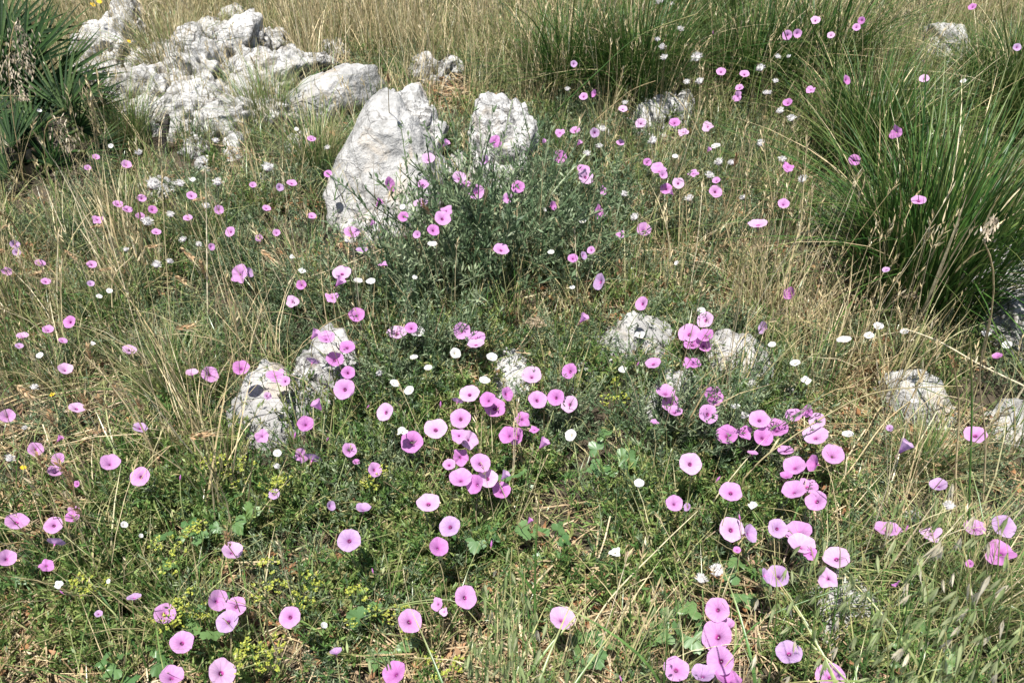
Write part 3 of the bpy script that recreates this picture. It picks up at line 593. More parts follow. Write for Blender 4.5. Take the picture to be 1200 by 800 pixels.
T = {}
T[0,0] = "520 685 28 26 w;450 738 35 25 p;410 788 32 25 p;592 773 48 38 p;185 520 25 20 w;650 715 40 30 F;950 755 50 35 F;1010 660 34 24 F;435 22 26 20 Y;465 8 26 26 Y;605 195 20 20 Y"
T[300,0] = "885 678 55 48 p;808 746 65 50 a;957 560 25 30 d;1122 662 58 50 d;1077 755 55 60 ls;260 650 40 25 p;190 605 25 20 w;350 540 25 15 p;362 768 25 18 p;335 692 30 22 F;55 785 60 35 F"
T[600,0] = "613 5 30 20 p;13 230 28 30 p;290 300 32 30 l;472 288 30 32 l;335 452 40 32 p;386 440 30 38 ds;520 510 42 28 a;818 247 25 16 p;675 490 30 30 p;603 577 50 42 a;712 557 28 28 p;762 573 52 38 d;388 622 45 45 l;225 622 45 35 p;295 610 50 30 p;146 668 40 32 p;312 674 40 34 p;508 668 38 26 p;222 738 68 62 d;180 768 30 30 p;335 790 60 34 p;635 760 35 40 d;680 782 58 40 p;770 660 30 25 d;693 720 25 20 d;917 593 52 42 a;920 706 36 34 p;805 618 50 30 a;980 335 45 34 p;1090 346 45 30 p;1020 287 30 28 a;1066 410 38 26 p;1055 452 48 38 pr;942 155 20 28 B;978 180 26 26 l;792 195 18 28 l;790 137 35 20 F;705 222 40 24 F;712 270 38 26 F;680 185 30 22 F;865 270 60 45 F;880 382 42 28 F;820 385 35 30 F;690 10 40 24 F;750 20 25 18 F;955 683 50 25 w;1165 672 45 24 F;970 760 50 46 F;1030 762 40 22 F;1165 320 45 26 F;1190 435 30 30 F;765 735 35 22 w;660 660 50 26 F;425 605 35 40 F;352 720 35 40 F;410 685 35 26 F;260 418 28 20 F;530 482 30 18 F"
T[900,0] = "222 95 45 34 a;438 97 34 32 d;415 128 36 32 p;427 193 26 24 p;90 165 45 45 p;137 158 42 40 p;295 165 34 28 a;575 83 20 22 l;220 243 24 22 p;212 278 30 26 p;160 290 30 24 p;272 310 22 24 d;200 420 42 30 p;370 375 22 45 ds;292 383 20 20 a;490 300 24 24 p;732 368 44 34 a;92 483 46 34 d;598 620 50 60 dc;572 652 22 22 d;405 750 54 50 d;95 782 52 36 d;10 718 24 28 l;228 587 20 26 a;1168 222 32 36 l;1190 335 20 32 l;957 32 36 26 d;490 455 26 30 a;45 266 30 22 F;97 265 22 20 F;35 380 30 22 F;65 748 42 26 F;110 555 42 46 F;58 520 34 40 F;915 380 30 20 w;10 435 20 26 F;1100 455 30 20 a"
T[0,200] = "104 125 32 24 p;457 228 48 38 p;553 155 45 30 p;597 180 45 28 p;664 128 42 34 p;750 62 28 28 p;781 70 30 28 p;716 182 42 36 d;657 215 42 34 p;733 286 42 28 p;746 332 28 28 a;560 388 28 32 d;898 116 46 36 p;880 220 42 28 p;1026 183 44 44 p;1125 168 22 20 p;1008 230 26 20 p;1078 286 50 30 pr;992 357 34 30 p;947 366 32 26 a;1185 68 34 28 p;1122 485 70 85 pc;1165 478 35 50 l;1068 510 26 32 l;188 432 46 30 p;262 437 24 30 d;430 438 44 34 p;215 518 42 30 p;30 470 46 34 p;70 345 44 38 l;78 382 36 36 l;425 530 34 28 l;653 500 30 22 p;325 708 60 46 dr;225 746 52 38 p;105 776 54 28 a;295 795 40 24 p;720 65 80 60 F;845 60 45 30 F;900 40 36 20 w;690 240 60 40 F;800 205 40 30 F;858 323 38 22 F;965 165 40 25 F;1020 55 46 50 F;930 345 34 20 F;735 440 50 46 F;465 588 32 26 w;513 562 32 26 w;590 370 30 24 F;795 425 36 26 F"
T[300,200] = "337 14 38 32 d;168 57 48 28 p;112 78 38 34 l;50 175 40 26 p;92 203 22 18 l;262 211 40 28 p;15 316 34 36 p;96 292 38 34 p;628 65 58 72 ds;572 157 56 50 dt;782 62 58 40 p;772 150 70 34 a;690 215 50 46 d;542 250 40 36 p;448 287 72 50 p;755 300 40 36 p;893 186 56 40 p;875 222 76 64 p;832 278 58 50 d;952 35 68 56 a;980 62 50 40 pc;1033 103 78 72 p;1180 128 46 50 p;1150 367 74 50 p;402 477 88 60 a;385 528 78 60 p;213 536 50 46 d;357 592 60 46 pc;170 613 60 52 a;473 678 78 68 d;660 756 92 58 a;727 735 60 50 d;757 758 80 60 wc;965 752 84 84 p;1033 782 86 60 p;270 775 76 60 p;330 785 80 60 p;595 438 42 18 pc;827 342 55 26 w;478 518 52 26 w;538 517 50 32 w;218 467 40 28 w;497 376 60 24 l;170 403 28 20 w;687 170 34 30 w;745 500 30 24 w;425 328 30 26 F"
T[600,200] = "28 76 64 58 d;348 28 76 64 a;330 10 42 36 p;690 -4 70 30 p;708 20 44 38 p;848 12 50 28 p;780 58 56 50 a;722 84 48 56 d;750 107 40 36 p;955 97 62 54 p;958 48 40 30 p;925 22 46 38 F;428 92 22 46 ps;410 193 50 62 dc;190 165 28 48 ds;153 182 26 24 w;222 112 28 30 l;617 278 72 64 p;598 228 20 28 d;575 218 46 46 F;508 298 36 36 pc;370 372 38 34 p;285 410 48 40 d;337 397 26 40 l;183 384 38 24 w;408 520 64 80 ls;607 622 54 68 pr;328 699 72 58 p;597 768 58 34 w;885 652 44 30 w;905 698 80 68 a;830 760 102 82 p;908 775 80 60 d;1180 737 50 64 ls;1153 246 88 38 a;1080 126 32 24 F;772 433 28 28 w;332 236 40 22 w;283 548 30 22 w;830 130 44 22 F;525 110 40 26 F"
T[900,200] = "72 157 56 46 p;95 1 40 20 p;162 40 48 30 F;707 137 66 40 p;103 576 56 64 dr;355 790 76 34 w;473 771 50 38 w;518 730 56 40 w;640 751 46 30 w;1022 762 46 30 w;553 463 34 24 l"
T[0,400] = "606 37 64 42 a;306 131 68 52 a;188 66 40 36 w;435 8 22 24 w;360 309 72 44 a;900 149 60 32 a;985 154 80 70 p;1130 126 80 70 d;657 402 66 44 l;35 350 68 66 p;167 504 68 64 p;274 552 62 56 p;258 610 70 52 p;516 570 92 76 p;656 633 90 82 p;275 460 44 34 dt;845 638 26 36 B;360 668 28 34 d;345 788 52 34 p;90 20 36 26 l;10 45 30 26 l;45 275 26 30 l;45 548 50 36 F;245 248 26 18 Y;110 590 30 28 Y;687 195 20 32 l;160 215 30 40 F;115 405 30 30 F"
T[300,400] = "427 25 72 58 d;370 82 82 66 d;267 90 64 64 lb;432 145 64 60 d;413 222 100 96 p;297 308 86 80 p;92 158 80 60 pc;135 185 50 50 p;55 255 40 34 a;232 388 80 74 d;28 444 62 60 p;438 507 70 70 p;210 535 56 70 pc;266 545 62 84 lb;603 330 70 88 ar;730 470 102 104 d;842 407 108 90 a;958 360 96 90 p;1000 243 94 76 a;1088 275 80 80 d;1120 308 100 90 d;1178 245 50 68 d;946 277 50 54 lb;1183 440 76 90 d;558 600 70 70 p;950 440 70 70 pc;1000 460 80 90 ac;960 540 80 70 dc;905 575 60 50 p;1053 568 96 92 p;960 645 112 88 p;1030 670 80 96 d;1087 640 92 86 a;1160 635 70 70 l;1150 700 80 90 d;808 753 108 82 a;1030 8 80 40 a;85 715 52 48 l;350 770 40 50 l;503 783 74 44 l;182 440 24 40 B;865 295 22 40 B;525 305 22 26 B;335 458 20 28 B;470 563 34 26 d;935 54 60 54 w;1105 76 62 46 w;741 76 46 26 w;807 126 48 30 w;651 195 54 46 w;720 231 58 50 w;1072 180 60 38 w;685 420 56 40 w;100 522 44 40 w;97 585 36 30 F;580 150 40 40 F"
T[600,400] = "92 162 98 82 a;268 138 76 64 d;120 272 86 88 p;205 262 80 76 d;268 293 74 82 a;20 444 60 84 d;140 486 82 80 p;50 365 66 70 dc;105 412 44 30 dc;275 438 66 58 w;520 135 52 38 w;661 100 72 48 p;847 100 80 50 dc;720 240 92 62 p;745 290 84 86 p;763 330 72 50 p;942 258 98 84 d;921 339 92 84 p;1093 345 50 40 w;1048 302 48 26 w;1160 363 96 80 p;1008 440 104 92 d;1092 425 66 60 dc;1175 450 84 94 d;837 572 104 98 a;1026 703 104 86 p;760 760 80 82 p;965 645 26 44 B;595 666 60 46 w;1130 765 50 34 w;668 377 44 18 pc;845 10 80 50 d;900 20 70 60 d;590 105 24 28 B;1128 520 50 18 p;820 775 30 40 l"
T[900,400] = "20 17 44 30 w;127 99 54 34 w;176 180 54 38 w;374 432 60 34 w;685 277 36 26 w;1120 15 50 40 w;1075 70 46 28 d;120 350 80 62 p;183 325 50 60 dc;230 370 70 76 a;40 410 110 84 d;222 445 120 92 a;303 533 106 92 p;82 508 72 42 p;125 587 108 86 p;217 572 56 84 ds;85 630 60 36 d;120 700 110 86 p;185 675 96 66 p;225 745 100 96 p;628 505 70 100 lt;972 435 98 76 p;800 675 80 60 l;570 405 30 34 l;850 770 60 40 F"
T[0,600] = "78 40 100 72 p;250 60 80 74 p;338 20 60 50 d;262 137 80 60 lb;32 217 76 84 p;218 248 62 54 dc;275 337 44 44 w;583 57 40 36 w;660 110 22 26 w;508 322 20 26 w;628 395 64 28 l;462 474 36 30 l;430 525 22 26 d;773 474 98 98 p;1088 184 100 80 a;853 608 106 98 p;1020 415 104 94 p;1107 440 90 86 p;1065 510 106 92 l;805 770 112 90 p;1042 747 128 114 a;290 375 20 32 B"
T[300,600] = "436 130 104 108 l;907 65 90 100 l;855 165 96 94 d;1103 150 26 46 B;158 490 98 96 p;983 397 108 100 p;722 508 104 114 p;850 430 50 60 pc;880 465 40 36 ac;652 755 118 100 d;318 530 36 40 w;375 655 60 30 l;547 275 22 34 B"
T[600,600] = "80 44 40 34 dt;234 500 126 106 a;483 187 60 46 w;888 312 64 54 F;960 275 80 60 F;1030 80 116 108 a;1112 100 60 90 ls;1067 25 26 40 B;1190 295 30 70 l;958 578 146 130 p;1010 525 70 50 p;962 455 112 110 p;975 695 130 124 p;895 760 110 80 l;1010 785 130 70 d;770 733 116 118 p;510 780 28 40 B;1055 175 36 30 d"
T[900,600] = "45 75 90 90 l;140 85 130 84 p;155 155 130 90 a;200 195 60 60 dc;320 210 120 94 a;278 310 90 90 ac;45 302 110 104 l;560 75 120 62 p;650 75 26 42 B;765 100 86 70 ac;968 75 96 76 p;1100 68 112 96 l;1088 190 124 104 dc;602 332 36 38 dt;98 655 120 100 l;290 765 134 110 p;945 240 36 36 d"

LAND = [(60,120,"the fan palm"),(130,60,"the knobbly rock"),(235,110,"the streaked rock face"),(395,110,"the flat-topped slab"),(450,190,"the slanted boulder"),
 (585,160,"the pitted round boulder"),(780,130,"the lichen-speckled rock"),(1105,55,"the lone angular rock"),(1090,260,"the largest tussock"),(880,100,"the upright tussock"),(740,75,"the broad uphill tussock"),
 (320,470,"the white-capped low boulder"),(390,430,"the flower-covered boulder"),(740,395,"the flat cracked rock"),(800,465,"the twig-shadowed rock"),(875,425,"the long ridge rock"),
 (1080,465,"the litter-sunk grey rock"),(1180,350,"the steep white rock"),(990,715,"the cracked shaded rock"),(605,430,"the broken central stone"),(193,152,"the black stake"),
 (1160,270,"the pale feathery plume"),(628,376,"the dried brown umbel"),(626,700,"the tall green stalk"),(190,225,"the small white stone"),(167,482,"the barley heads"),
 (60,600,"the straw patch"),(300,715,"the yellow-green spurge"),(550,545,"the dense bloom cluster"),(940,520,"the ridge-rock blooms"),(840,745,"the stacked blooms"),(540,290,"the dark grey-green herb"),(300,215,"the low pale stone"),(1150,620,"the tall oat stalks"),(1050,605,"the dark flat stone")]
NUMW = ['', 'second ', 'third ', 'fourth ', 'fifth ', 'sixth ', 'seventh ', 'eighth ', 'ninth ', 'tenth ', 'eleventh ', 'twelfth ']
FL = []
for (ox, oy), s_ in T.items():
    for e in s_.split(';'):
        a = e.split(); FL.append([ox + float(a[0])/4, oy + float(a[1])/4, float(a[2])/4, float(a[3])/4, a[4]])
pinks = [f for f in FL if f[4][0] in 'apdl']; pinks.sort(key=lambda f: -max(f[2], f[3]))
print('pink', len(pinks), 'white', sum(f[4][0] == 'w' for f in FL), 'tuft', sum(f[4][0] == 'F' for f in FL), 'bud', sum(f[4][0] == 'B' for f in FL))
for f in pinks[300:]: FL.remove(f)
def look_of(f):
    x, y, w_, h_, c = f; k = c[0]; D = max(w_, h_)
    size = 'tiny ' if D < 8 else 'small ' if D < 13 else 'large ' if D > 27 else ''
    if k == 'F': return size + 'white tufted flower head'
    if k == 'B': return 'deep pink furled bindweed bud'
    if k == 'Y': return size + 'golden yellow flower'
    col = {'a': 'pale pink', 'p': 'pink', 'd': 'deep pink', 'l': 'lilac', 'w': 'white'}[k]
    pose = c[1:] or ('f' if min(w_, h_)/D > .84 else 'u' if w_ > h_ else 's')
    ps = {'f': 'round', 'u': 'upturned', 's': 'sideways', 'r': 'tilted', 'c': 'crumpled', 'b': 'turned-away', 't': 'half-closed'}[pose[0]]
    return size + ps + ' ' + col + ' bindweed flower'
def side_of(dx, dy):
    if math.hypot(dx, dy) < 16: return 'against'
    a = math.degrees(math.atan2(-dy, dx)) % 360
    return ['on tussock side of', 'uphill of', 'on palm side of', 'downhill of'][int(((a + 45) % 360) // 90)]
def label_all(lst):
    b = {}
    for f in lst:
        L = min(LAND, key=lambda q: math.hypot(q[0]-f[0], q[1]-f[1])); f_ = (look_of(f), side_of(f[0]-L[0], f[1]-L[1]), L[2])
        b.setdefault(f_, []).append((math.hypot(f[0]-L[0], f[1]-L[1]), f))
    for (lk, sd, nm), q in b.items():
        q.sort(key=lambda t: t[0])
        for i, (_, f) in enumerate(q):
            if len(q) == 1: f.append(f'{lk} {sd} {nm}')
            else: f.append(f'{NUMW[i]}closest {lk} {sd} {nm}')
label_all(FL)

def stemto(parent, base, top, seed, thick=1.0):
    v = Vector(top) - Vector(base); q = v.to_track_quat('Z', 'Y')
    o = link('stem', STEM[seed % 6], parent, rot=q.to_euler()); o.scale = (thick, thick, v.length)
    # the shared stem bows sideways as a share of its length: keep its thickness real
    return o
def rotm(n, spin):
    q = Vector(n).to_track_quat('Z', 'Y'); return (q @ Matrix.Rotation(spin, 3, 'Z').to_quaternion()).to_euler()
def canopy(px, py):
    h = .17 + .10 * max(0, 1 - py/420) + .03 * math.sin(px*.021) * math.cos(py*.017)
    return h
for i, f in enumerate(FL):
    px, py, w_, h_, c, lab = f; k = c[0]; pose = c[1:]; D = max(w_, h_); q = min(w_, h_)/D
    hh = canopy(px, py) + random.uniform(-.03, .04) + .15*math.exp(-((px-550)/130)**2 - ((py-275)/75)**2) + (.24 if px > 880 and py < 330 else .10 if px > 600 and py < 130 else 0)
    P = at(px, py, hh); dep = float((P - CAM) @ FW)
    BLOOMS.append((px, py, D/2, dep))
    v = CAM - P; v /= np.linalg.norm(v)            # toward the viewer's side
    up = UP - v*(UP @ v); up /= np.linalg.norm(up); rt = np.cross(up, v); rt /= np.linalg.norm(rt)
    Rm = D/2 * dep/FPX * 1.0 * (.86 if k == 'w' else 1)
    if k in 'apdlw':
        q = max(q, .34); ti = math.sqrt(max(0, 1-q*q))
        if w_ >= h_: sd = up*1.0 + rt*random.uniform(-.25, .25)
        else: sd = rt*random.choice((-1, 1)) + up*.35
        if q > .84: sd = up + rt*random.gauss(0, .9)
        if pose == 'r': sd = -rt*.9 + up*.5; ti = .62
        if pose == 's': sd = rt*random.choice((-1, 1)) + up*.3; ti = .8
        if pose == 'c': ti = max(ti, .35)
        if ti < .3: ti = random.uniform(.15, .5)
        if k == 'w': ti = max(ti, random.uniform(.4, .75))
        sd = sd/np.linalg.norm(sd); n = v*math.sqrt(1-ti*ti) + sd*ti
        kind = 'flat'
        if pose == 'c': kind = 'crumple'
        elif pose == 't': kind = 'trumpet'; n = up*.8 + rt*random.choice((-.6, .6)) + v*.25; Rm *= 1.2
        elif pose == 'b': n = -v*.35 + up*.85 + rt*.3
        elif random.random() < .34: kind = 'cup'
        if D < 16 and random.random() < .16: kind = 'crumple'
        if D < 22 and k in 'pdl' and not pose and random.random() < .08: kind = 'trumpet'; n = up*.75 + rt*random.choice((-.6, .6)) + v*.4; Rm *= 1.1
        if k == 'w': kind = random.choice(('flat', 'flat', 'cup', 'cup', 'crumple'))
        n = n/np.linalg.norm(n)
        nm = 'white_bindweed_flower' if k == 'w' else 'pink_bindweed_flower'; cat = 'flower'; grp = 'white bindweed flowers' if k == 'w' else 'pink bindweed flowers'
    elif k == 'B':
        n = up*.8 + rt*random.uniform(-.8, .8) + v*.2; n /= np.linalg.norm(n); nm = 'bindweed_bud'; cat = 'flower bud'; grp = 'furled bindweed buds'
    elif k == 'F':
        n = up*.75 + v*.45 + rt*random.uniform(-.4, .4); n /= np.linalg.norm(n); nm = 'white_tufted_flower'; cat = 'flower'; grp = 'white tufted flower heads'
    else:
        n = up*.6 + v*.6 + rt*random.uniform(-.3, .3); n /= np.linalg.norm(n); nm = 'yellow_flower'; cat = 'flower'; grp = 'golden yellow flowers'
    fx, fy = P[0] + random.gauss(0, .03), P[1] + random.uniform(.0, .07)
    base = np.array([fx, fy, float(gz(fx, fy))])
    t = thing(nm, lab, cat, tuple(base), grp); rel = P - base; ro = rotm(n, random.uniform(0, 6.28))
    if k in 'apdlw':
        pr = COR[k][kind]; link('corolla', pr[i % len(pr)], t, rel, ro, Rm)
        kk = 'w' if k == 'w' else 'p'
        if kind in ('flat', 'cup'):
            dz_ = 0 if kind == 'flat' else -.06
            off = rel + n*dz_*Rm
            link('corolla_tube', TUBE[kk], t, off, ro, Rm)
            if D > 10: link('throat', THROAT[kk], t, off, ro, Rm)
            if D > 17: link('stamens', STAMEN, t, off, ro, Rm)
        else: off = rel
        cb = off - n*Rm*.9
        link('calyx', CALYX, t, off, ro, Rm); stemto(t, (0, 0, 0), cb, i)
    elif k == 'B':
        Rm *= 1.2
        link('closed_petals', BUD, t, rel, ro, Rm); link('calyx', CALYX, t, rel + n*Rm*.25, ro, Rm*1.2); stemto(t, (0, 0, 0), rel - n*Rm*.7, i)
    elif k == 'F':
        Rm *= 1.2
        link('florets', TUFT[i % 3], t, rel - n*Rm*.3, ro, Rm); link('tuft_centre', DOME, t, rel - n*Rm*.3, ro, Rm); link('involucre', INVOL, t, rel - n*Rm*.3, ro, Rm); stemto(t, (0, 0, 0), rel - n*Rm*.7, i, 1.2)
    else:
        b = MB()
        for j in range(12):
            a = j*.5236; b.ribbon([(.15*math.cos(a), .15*math.sin(a), 0), (.6*math.cos(a), .6*math.sin(a), .08), (math.cos(a), math.sin(a), .02)], [.15, .3, .15], (-math.sin(a), math.cos(a), 0.0))
        link('petals', b.mesh('petals', [M['gold']]), t, rel, ro, Rm); link('flower_disc', lathe('flower_disc', [(.3, -.02), (.28, .08), (.1, .14), (0, .15)], M['gold']), t, rel, ro, Rm); stemto(t, (0, 0, 0), rel, i)

# ------------------------------------------------------------------ big grass tussocks: a mass of blades, and outer blades one can pick out
def tussock_mesh(seed, n, r, h, wd, mats, dry=.07, droopm=.36):
    random.seed(seed); b = MB()
    for i in range(n):
        a = random.uniform(0, 6.28); q = r*math.sqrt(random.random()); az = a + random.gauss(0, .5)
        hh = h*random.uniform(.5, 1.08)
        blade(b, q*math.cos(a), q*math.sin(a), hh, wd*random.uniform(.7, 1.2), random.uniform(.02, .40)*(q/r+.15), az, abs(random.gauss(0, droopm)) + (.9 if random.random() < .06 else 0), 8, mi=int(random.random() < dry), fold=.25)
    return b.mesh('blade_mass', mats)
def blade_mesh(seed, h, wd, mat):
    random.seed(seed); b = MB(); blade(b, 0, 0, h, wd, random.uniform(.05, .35), 0, random.uniform(.15, .9), 10, fold=.3); return b.mesh('blade', [mat])
TM = {('big', i): tussock_mesh(100+i, 800, .17, .62, .0052, [M['tussock'], M['straw']]) for i in range(2)}
TM.update({('mid', i): tussock_mesh(110+i, 520, .14, .48, .0050, [M['tussock'], M['straw']], .09) for i in range(2)})
TM.update({('fine', i): tussock_mesh(120+i, 380, .07, .25, .0022, [M['green'], M['tan']], .3, .35) for i in range(3)})
TM.update({('gold', 0): tussock_mesh(130, 360, .07, .30, .0026, [M['tan'], M['green']], .35, .4)})
BM = [blade_mesh(140+i, .62, .0066, M['tussock']) for i in range(7)]
BMS = [blade_mesh(150+i, .26, .0034, M['green']) for i in range(4)]
random.seed(21)
def tussock(px, py, kind, sc, label, nb=22, i=0):
    P = at(px, py); t = thing('grass_tussock', label, 'grass tussock', tuple(P), 'grass tussocks')
    n = len([k for k in TM if k[0] == kind])
    m = link('blade_mass', TM[(kind, i % n)], t, rot=(0, 0, random.uniform(0, 6.28)), scale=sc); m['kind'] = 'stuff'
    src = BM if kind in ('big', 'mid') else BMS
    for j in range(nb):
        a = random.uniform(0, 6.28); r = random.uniform(.02, .13 if kind in ('big', 'mid') else .06)*sc
        link('blade', src[random.randrange(len(src))], t, (r*math.cos(a), r*math.sin(a), 0), (0, random.gauss(0, .08), a + random.gauss(0, .4)), sc*random.uniform(.8, 1.25))
tussock(1078, 350, 'big', 1.12, 'largest dark green tussock with drooping blades beside the steep white rock', 40)
tussock(1200, 165, 'big', .85, 'dark tussock rising directly behind the steep white rock', 30, 1)
tussock(1010, 205, 'big', .85, 'green tussock just uphill of the largest one, with seed stalks', 24)
tussock(880, 118, 'big', .9, 'upright narrow green tussock by the lichen-speckled rock', 24, 1)
tussock(745, 122, 'big', .9, 'broad uphill tussock with pale oat husks in it', 24)
tussock(665, 112, 'mid', 1.0, 'arching grey-green tussock behind the pitted round boulder', 22)
tussock(955, 100, 'mid', 1.1, 'pale green tussock between upright tussock and lone angular rock', 22, 1)
tussock(1165, 140, 'big', .75, 'tall thin tussock downhill of the flat grey stone', 20)
tussock(820, 40, 'mid', 1.2, 'hazy green tussock at the uphill edge of the meadow', 16)
tussock(208, 95, 'gold', 1.25, 'golden tuft growing in the cleft of the pale rocks', 18)
tussock(315, 150, 'fine', 1.2, 'fine blue-green tuft in front of the flat-topped slab', 14)
tussock(372, 205, 'fine', 1.15, 'soft green tuft tucked against the slanted boulder', 14, 1)
tussock(205, 470, 'fine', .9, 'fine bright green tuft between barley and low boulder', 14, 2)
tussock(1035, 300, 'fine', 1.2, 'dark spiky tuft at the foot of the largest tussock', 14)
tussock(150, 175, 'fine', 1.2, 'soft green tuft beside the fan palm', 12, 1)
tussock(1150, 735, 'fine', 1.0, 'dark green tuft among the tall oat stalks', 24, 1)
tussock(1090, 690, 'fine', .9, 'dark green tuft beside the cracked shaded rock', 20)
tussock(1075, 560, 'fine', .8, 'sparse green tuft in the dry litter below the sunk rock', 12, 2)

# ------------------------------------------------------------------ dwarf fan palm
def palm():
    base = at(38, 205); dep0 = float((base - CAM) @ FW)
    root = thing('fan_palm', 'dark green dwarf fan palm with stiff pleated fans beside the white rocks', 'palm', tuple(base))
    def lm(seed):
        r_ = random.Random(seed); b = MB(); n = 6; t = np.linspace(0, 1, n)
        pts = np.stack([t, 0*t, -.05*t**2*r_.uniform(.2, 2.0)], 1); b.ribbon(pts, .034*np.array([.45, .8, 1, .85, .5, .05]), np.array([0, 1.0, 0]), rnd=r_.random(), fold=.35)
        return b.mesh('leaflet', [M['palm']])
    LM = [lm(i) for i in range(6)]
    fr = [(28,80,62,120,95,0),(2,48,75,130,95,.1),(76,128,88,130,78,-.15),(62,98,28,90,80,.05),(38,155,105,140,78,-.1),(92,152,35,120,62,-.1),(14,172,120,120,72,-.15),
          (62,196,65,150,62,-.2),(100,178,0,110,52,-.1),(-6,112,85,140,88,.1),(22,118,50,130,80,0),(-30,150,70,140,90,-.1),(112,128,12,90,46,.1),(10,205,160,120,55,-.2),(-30,60,60,140,90,.15),(48,60,100,110,80,.15)]
    for i, (hx, hy, d0, sp, rad, dd) in enumerate(fr):
        dep = dep0 + dd; hub = at_depth(hx, hy, dep); L = rad*dep/FPX*1.05
        f = link('frond', None, root, hub - base); f.empty_display_size = .02
        b = MB(); foot = base + np.array([random.gauss(0, .05), random.gauss(0, .05), .02]); mid = (foot + hub)/2 + np.array([0, 0, .06])
        t = np.linspace(0, 1, 7)[:, None]; b.tube((1-t)**2*foot + 2*t*(1-t)*mid + t*t*hub - hub, .007, 5, rnd=.6); link('petiole', b.mesh('petiole', [M['palm']]), f)
        # the fan lies in a plane leaning back from the viewer
        tl = random.gauss(.15, .35); nn = -FW*math.cos(tl) + np.array([0, 0, 1.0])*math.sin(tl) + RT*random.gauss(0, .3); nn /= np.linalg.norm(nn)
        a0 = R(d0); u = RT*math.cos(a0) + UP*math.sin(a0); u = u - nn*(u @ nn); u /= np.linalg.norm(u); v = np.cross(nn, u)
        n = 21
        for k in range(n):
            a = R(sp)*((k + .5)/n - .5); d = u*math.cos(a) + v*math.sin(a) + nn*random.gauss(0, .07); d /= np.linalg.norm(d)
            s_ = np.cross(nn, d); s_ /= np.linalg.norm(s_); q = np.cross(d, s_)
            mt = Matrix(((d[0], s_[0], q[0]), (d[1], s_[1], q[1]), (d[2], s_[2], q[2])))
            link('leaflet', LM[random.randrange(6)], f, rot=mt, scale=(L*random.uniform(.80, 1.08), L*1.2, L))
    b = MB()
    b.tube([base*0 + np.array([0, 0, -.02]), (0, .01, .05), (.0, .02, .10)], [.05, .045, .03], 10, rnd=.3); link('trunk', b.mesh('trunk', [M['palmdry']]), root)
palm()
def plume(px, py, dep_off, L, spread, n, label, name='seed_plume', mat='plume', hang=.8, foot=None, dirv=None):
    "a dry nodding seed head made of many small husks on a stalk"
    fx, fy = foot; base = at(fx, fy); dep = float((base - CAM) @ FW) + dep_off; tip = at_depth(px, py, dep); t = thing(name, label, 'seed head', tuple(base))
    rel = tip - base; b = MB(); q = np.linspace(0, 1, 8)[:, None]; path = rel*q + np.array([0, 0, .10])*np.sin(q*math.pi); b.tube(path, .0018, 4, rnd=.5); link('stalk', b.mesh('stalk', [M['straw']]), t)
    b = MB(); d = -UP*.3 + np.array([0, 0, -1.0])*hang if dirv is None else np.array(dirv, float); d /= np.linalg.norm(d)
    for i in range(n):
        u = random.random(); p = rel + d*L*u + np.array([random.gauss(0, 1), random.gauss(0, 1), random.gauss(0, .5)])*spread*math.sin(math.pi*min(.95, u*.8+.15))
        e = d + np.array([random.gauss(0, .35), random.gauss(0, .35), random.gauss(0, .3)]); e /= np.linalg.norm(e)
        b.ribbon([p, p + e*.006, p + e*.015], [.0015, .0042, .0005])
    o_ = link('husks', b.mesh('husks', [M[mat]]), t); o_['kind'] = 'stuff'
plume(18, 26, -.25, .16, .024, 190, 'tall grey-brown seed plume nodding over the palm', foot=(30,225))
plume(12, 62, -.25, .15, .030, 200, 'drooping brown seed plume in front of the palm heart', foot=(10,230))
plume(70, 138, -.3, .10, .030, 90, 'thin grey seed plume hanging before the lower palm fans', foot=(60,240))
plume(1154, 285, -.45, .05, .008, 60, 'pale feathery seed plume on a brown stalk at the tussock edge', foot=(1138,478), dirv=(.15,.2,.9))
plume(690, 32, -.1, .10, .03, 26, 'pale oat husks hanging in the broad uphill tussock', mat='oatdry', foot=(735,128))
plume(195, 5, -.1, .22, .05, 40, 'pale oat husks nodding over the pale rocks', mat='oatdry', foot=(165,60))
plume(1064, 8, -.1, .10, .014, 80, 'pinkish seed plume standing uphill of the angular rock', foot=(1060,60))

# charred stake
P = at(192, 184); st = thing('wooden_stake', 'thin charred black stake leaning before the white rocks', 'stake', tuple(P))
tp = at_depth(196, 134, float((P - CAM) @ FW)) - P; b = MB()
b.tube([np.array([0, 0, -.05]), tp*.2 + np.array([.004, 0, 0]), tp*.45 - np.array([.005, 0, 0]), tp*.7, tp*.9 + np.array([.003, 0, 0]), tp], [.011, .012, .013, .0125, .011, .006], 7); link('shaft', b.mesh('shaft', [M['char']]), st)
b = MB(); b.tube([tp*.66, tp*.7 + np.array([.012, -.004, .012])], [.006, .003], 6); link('knot', b.mesh('knot', [M['char']]), st)

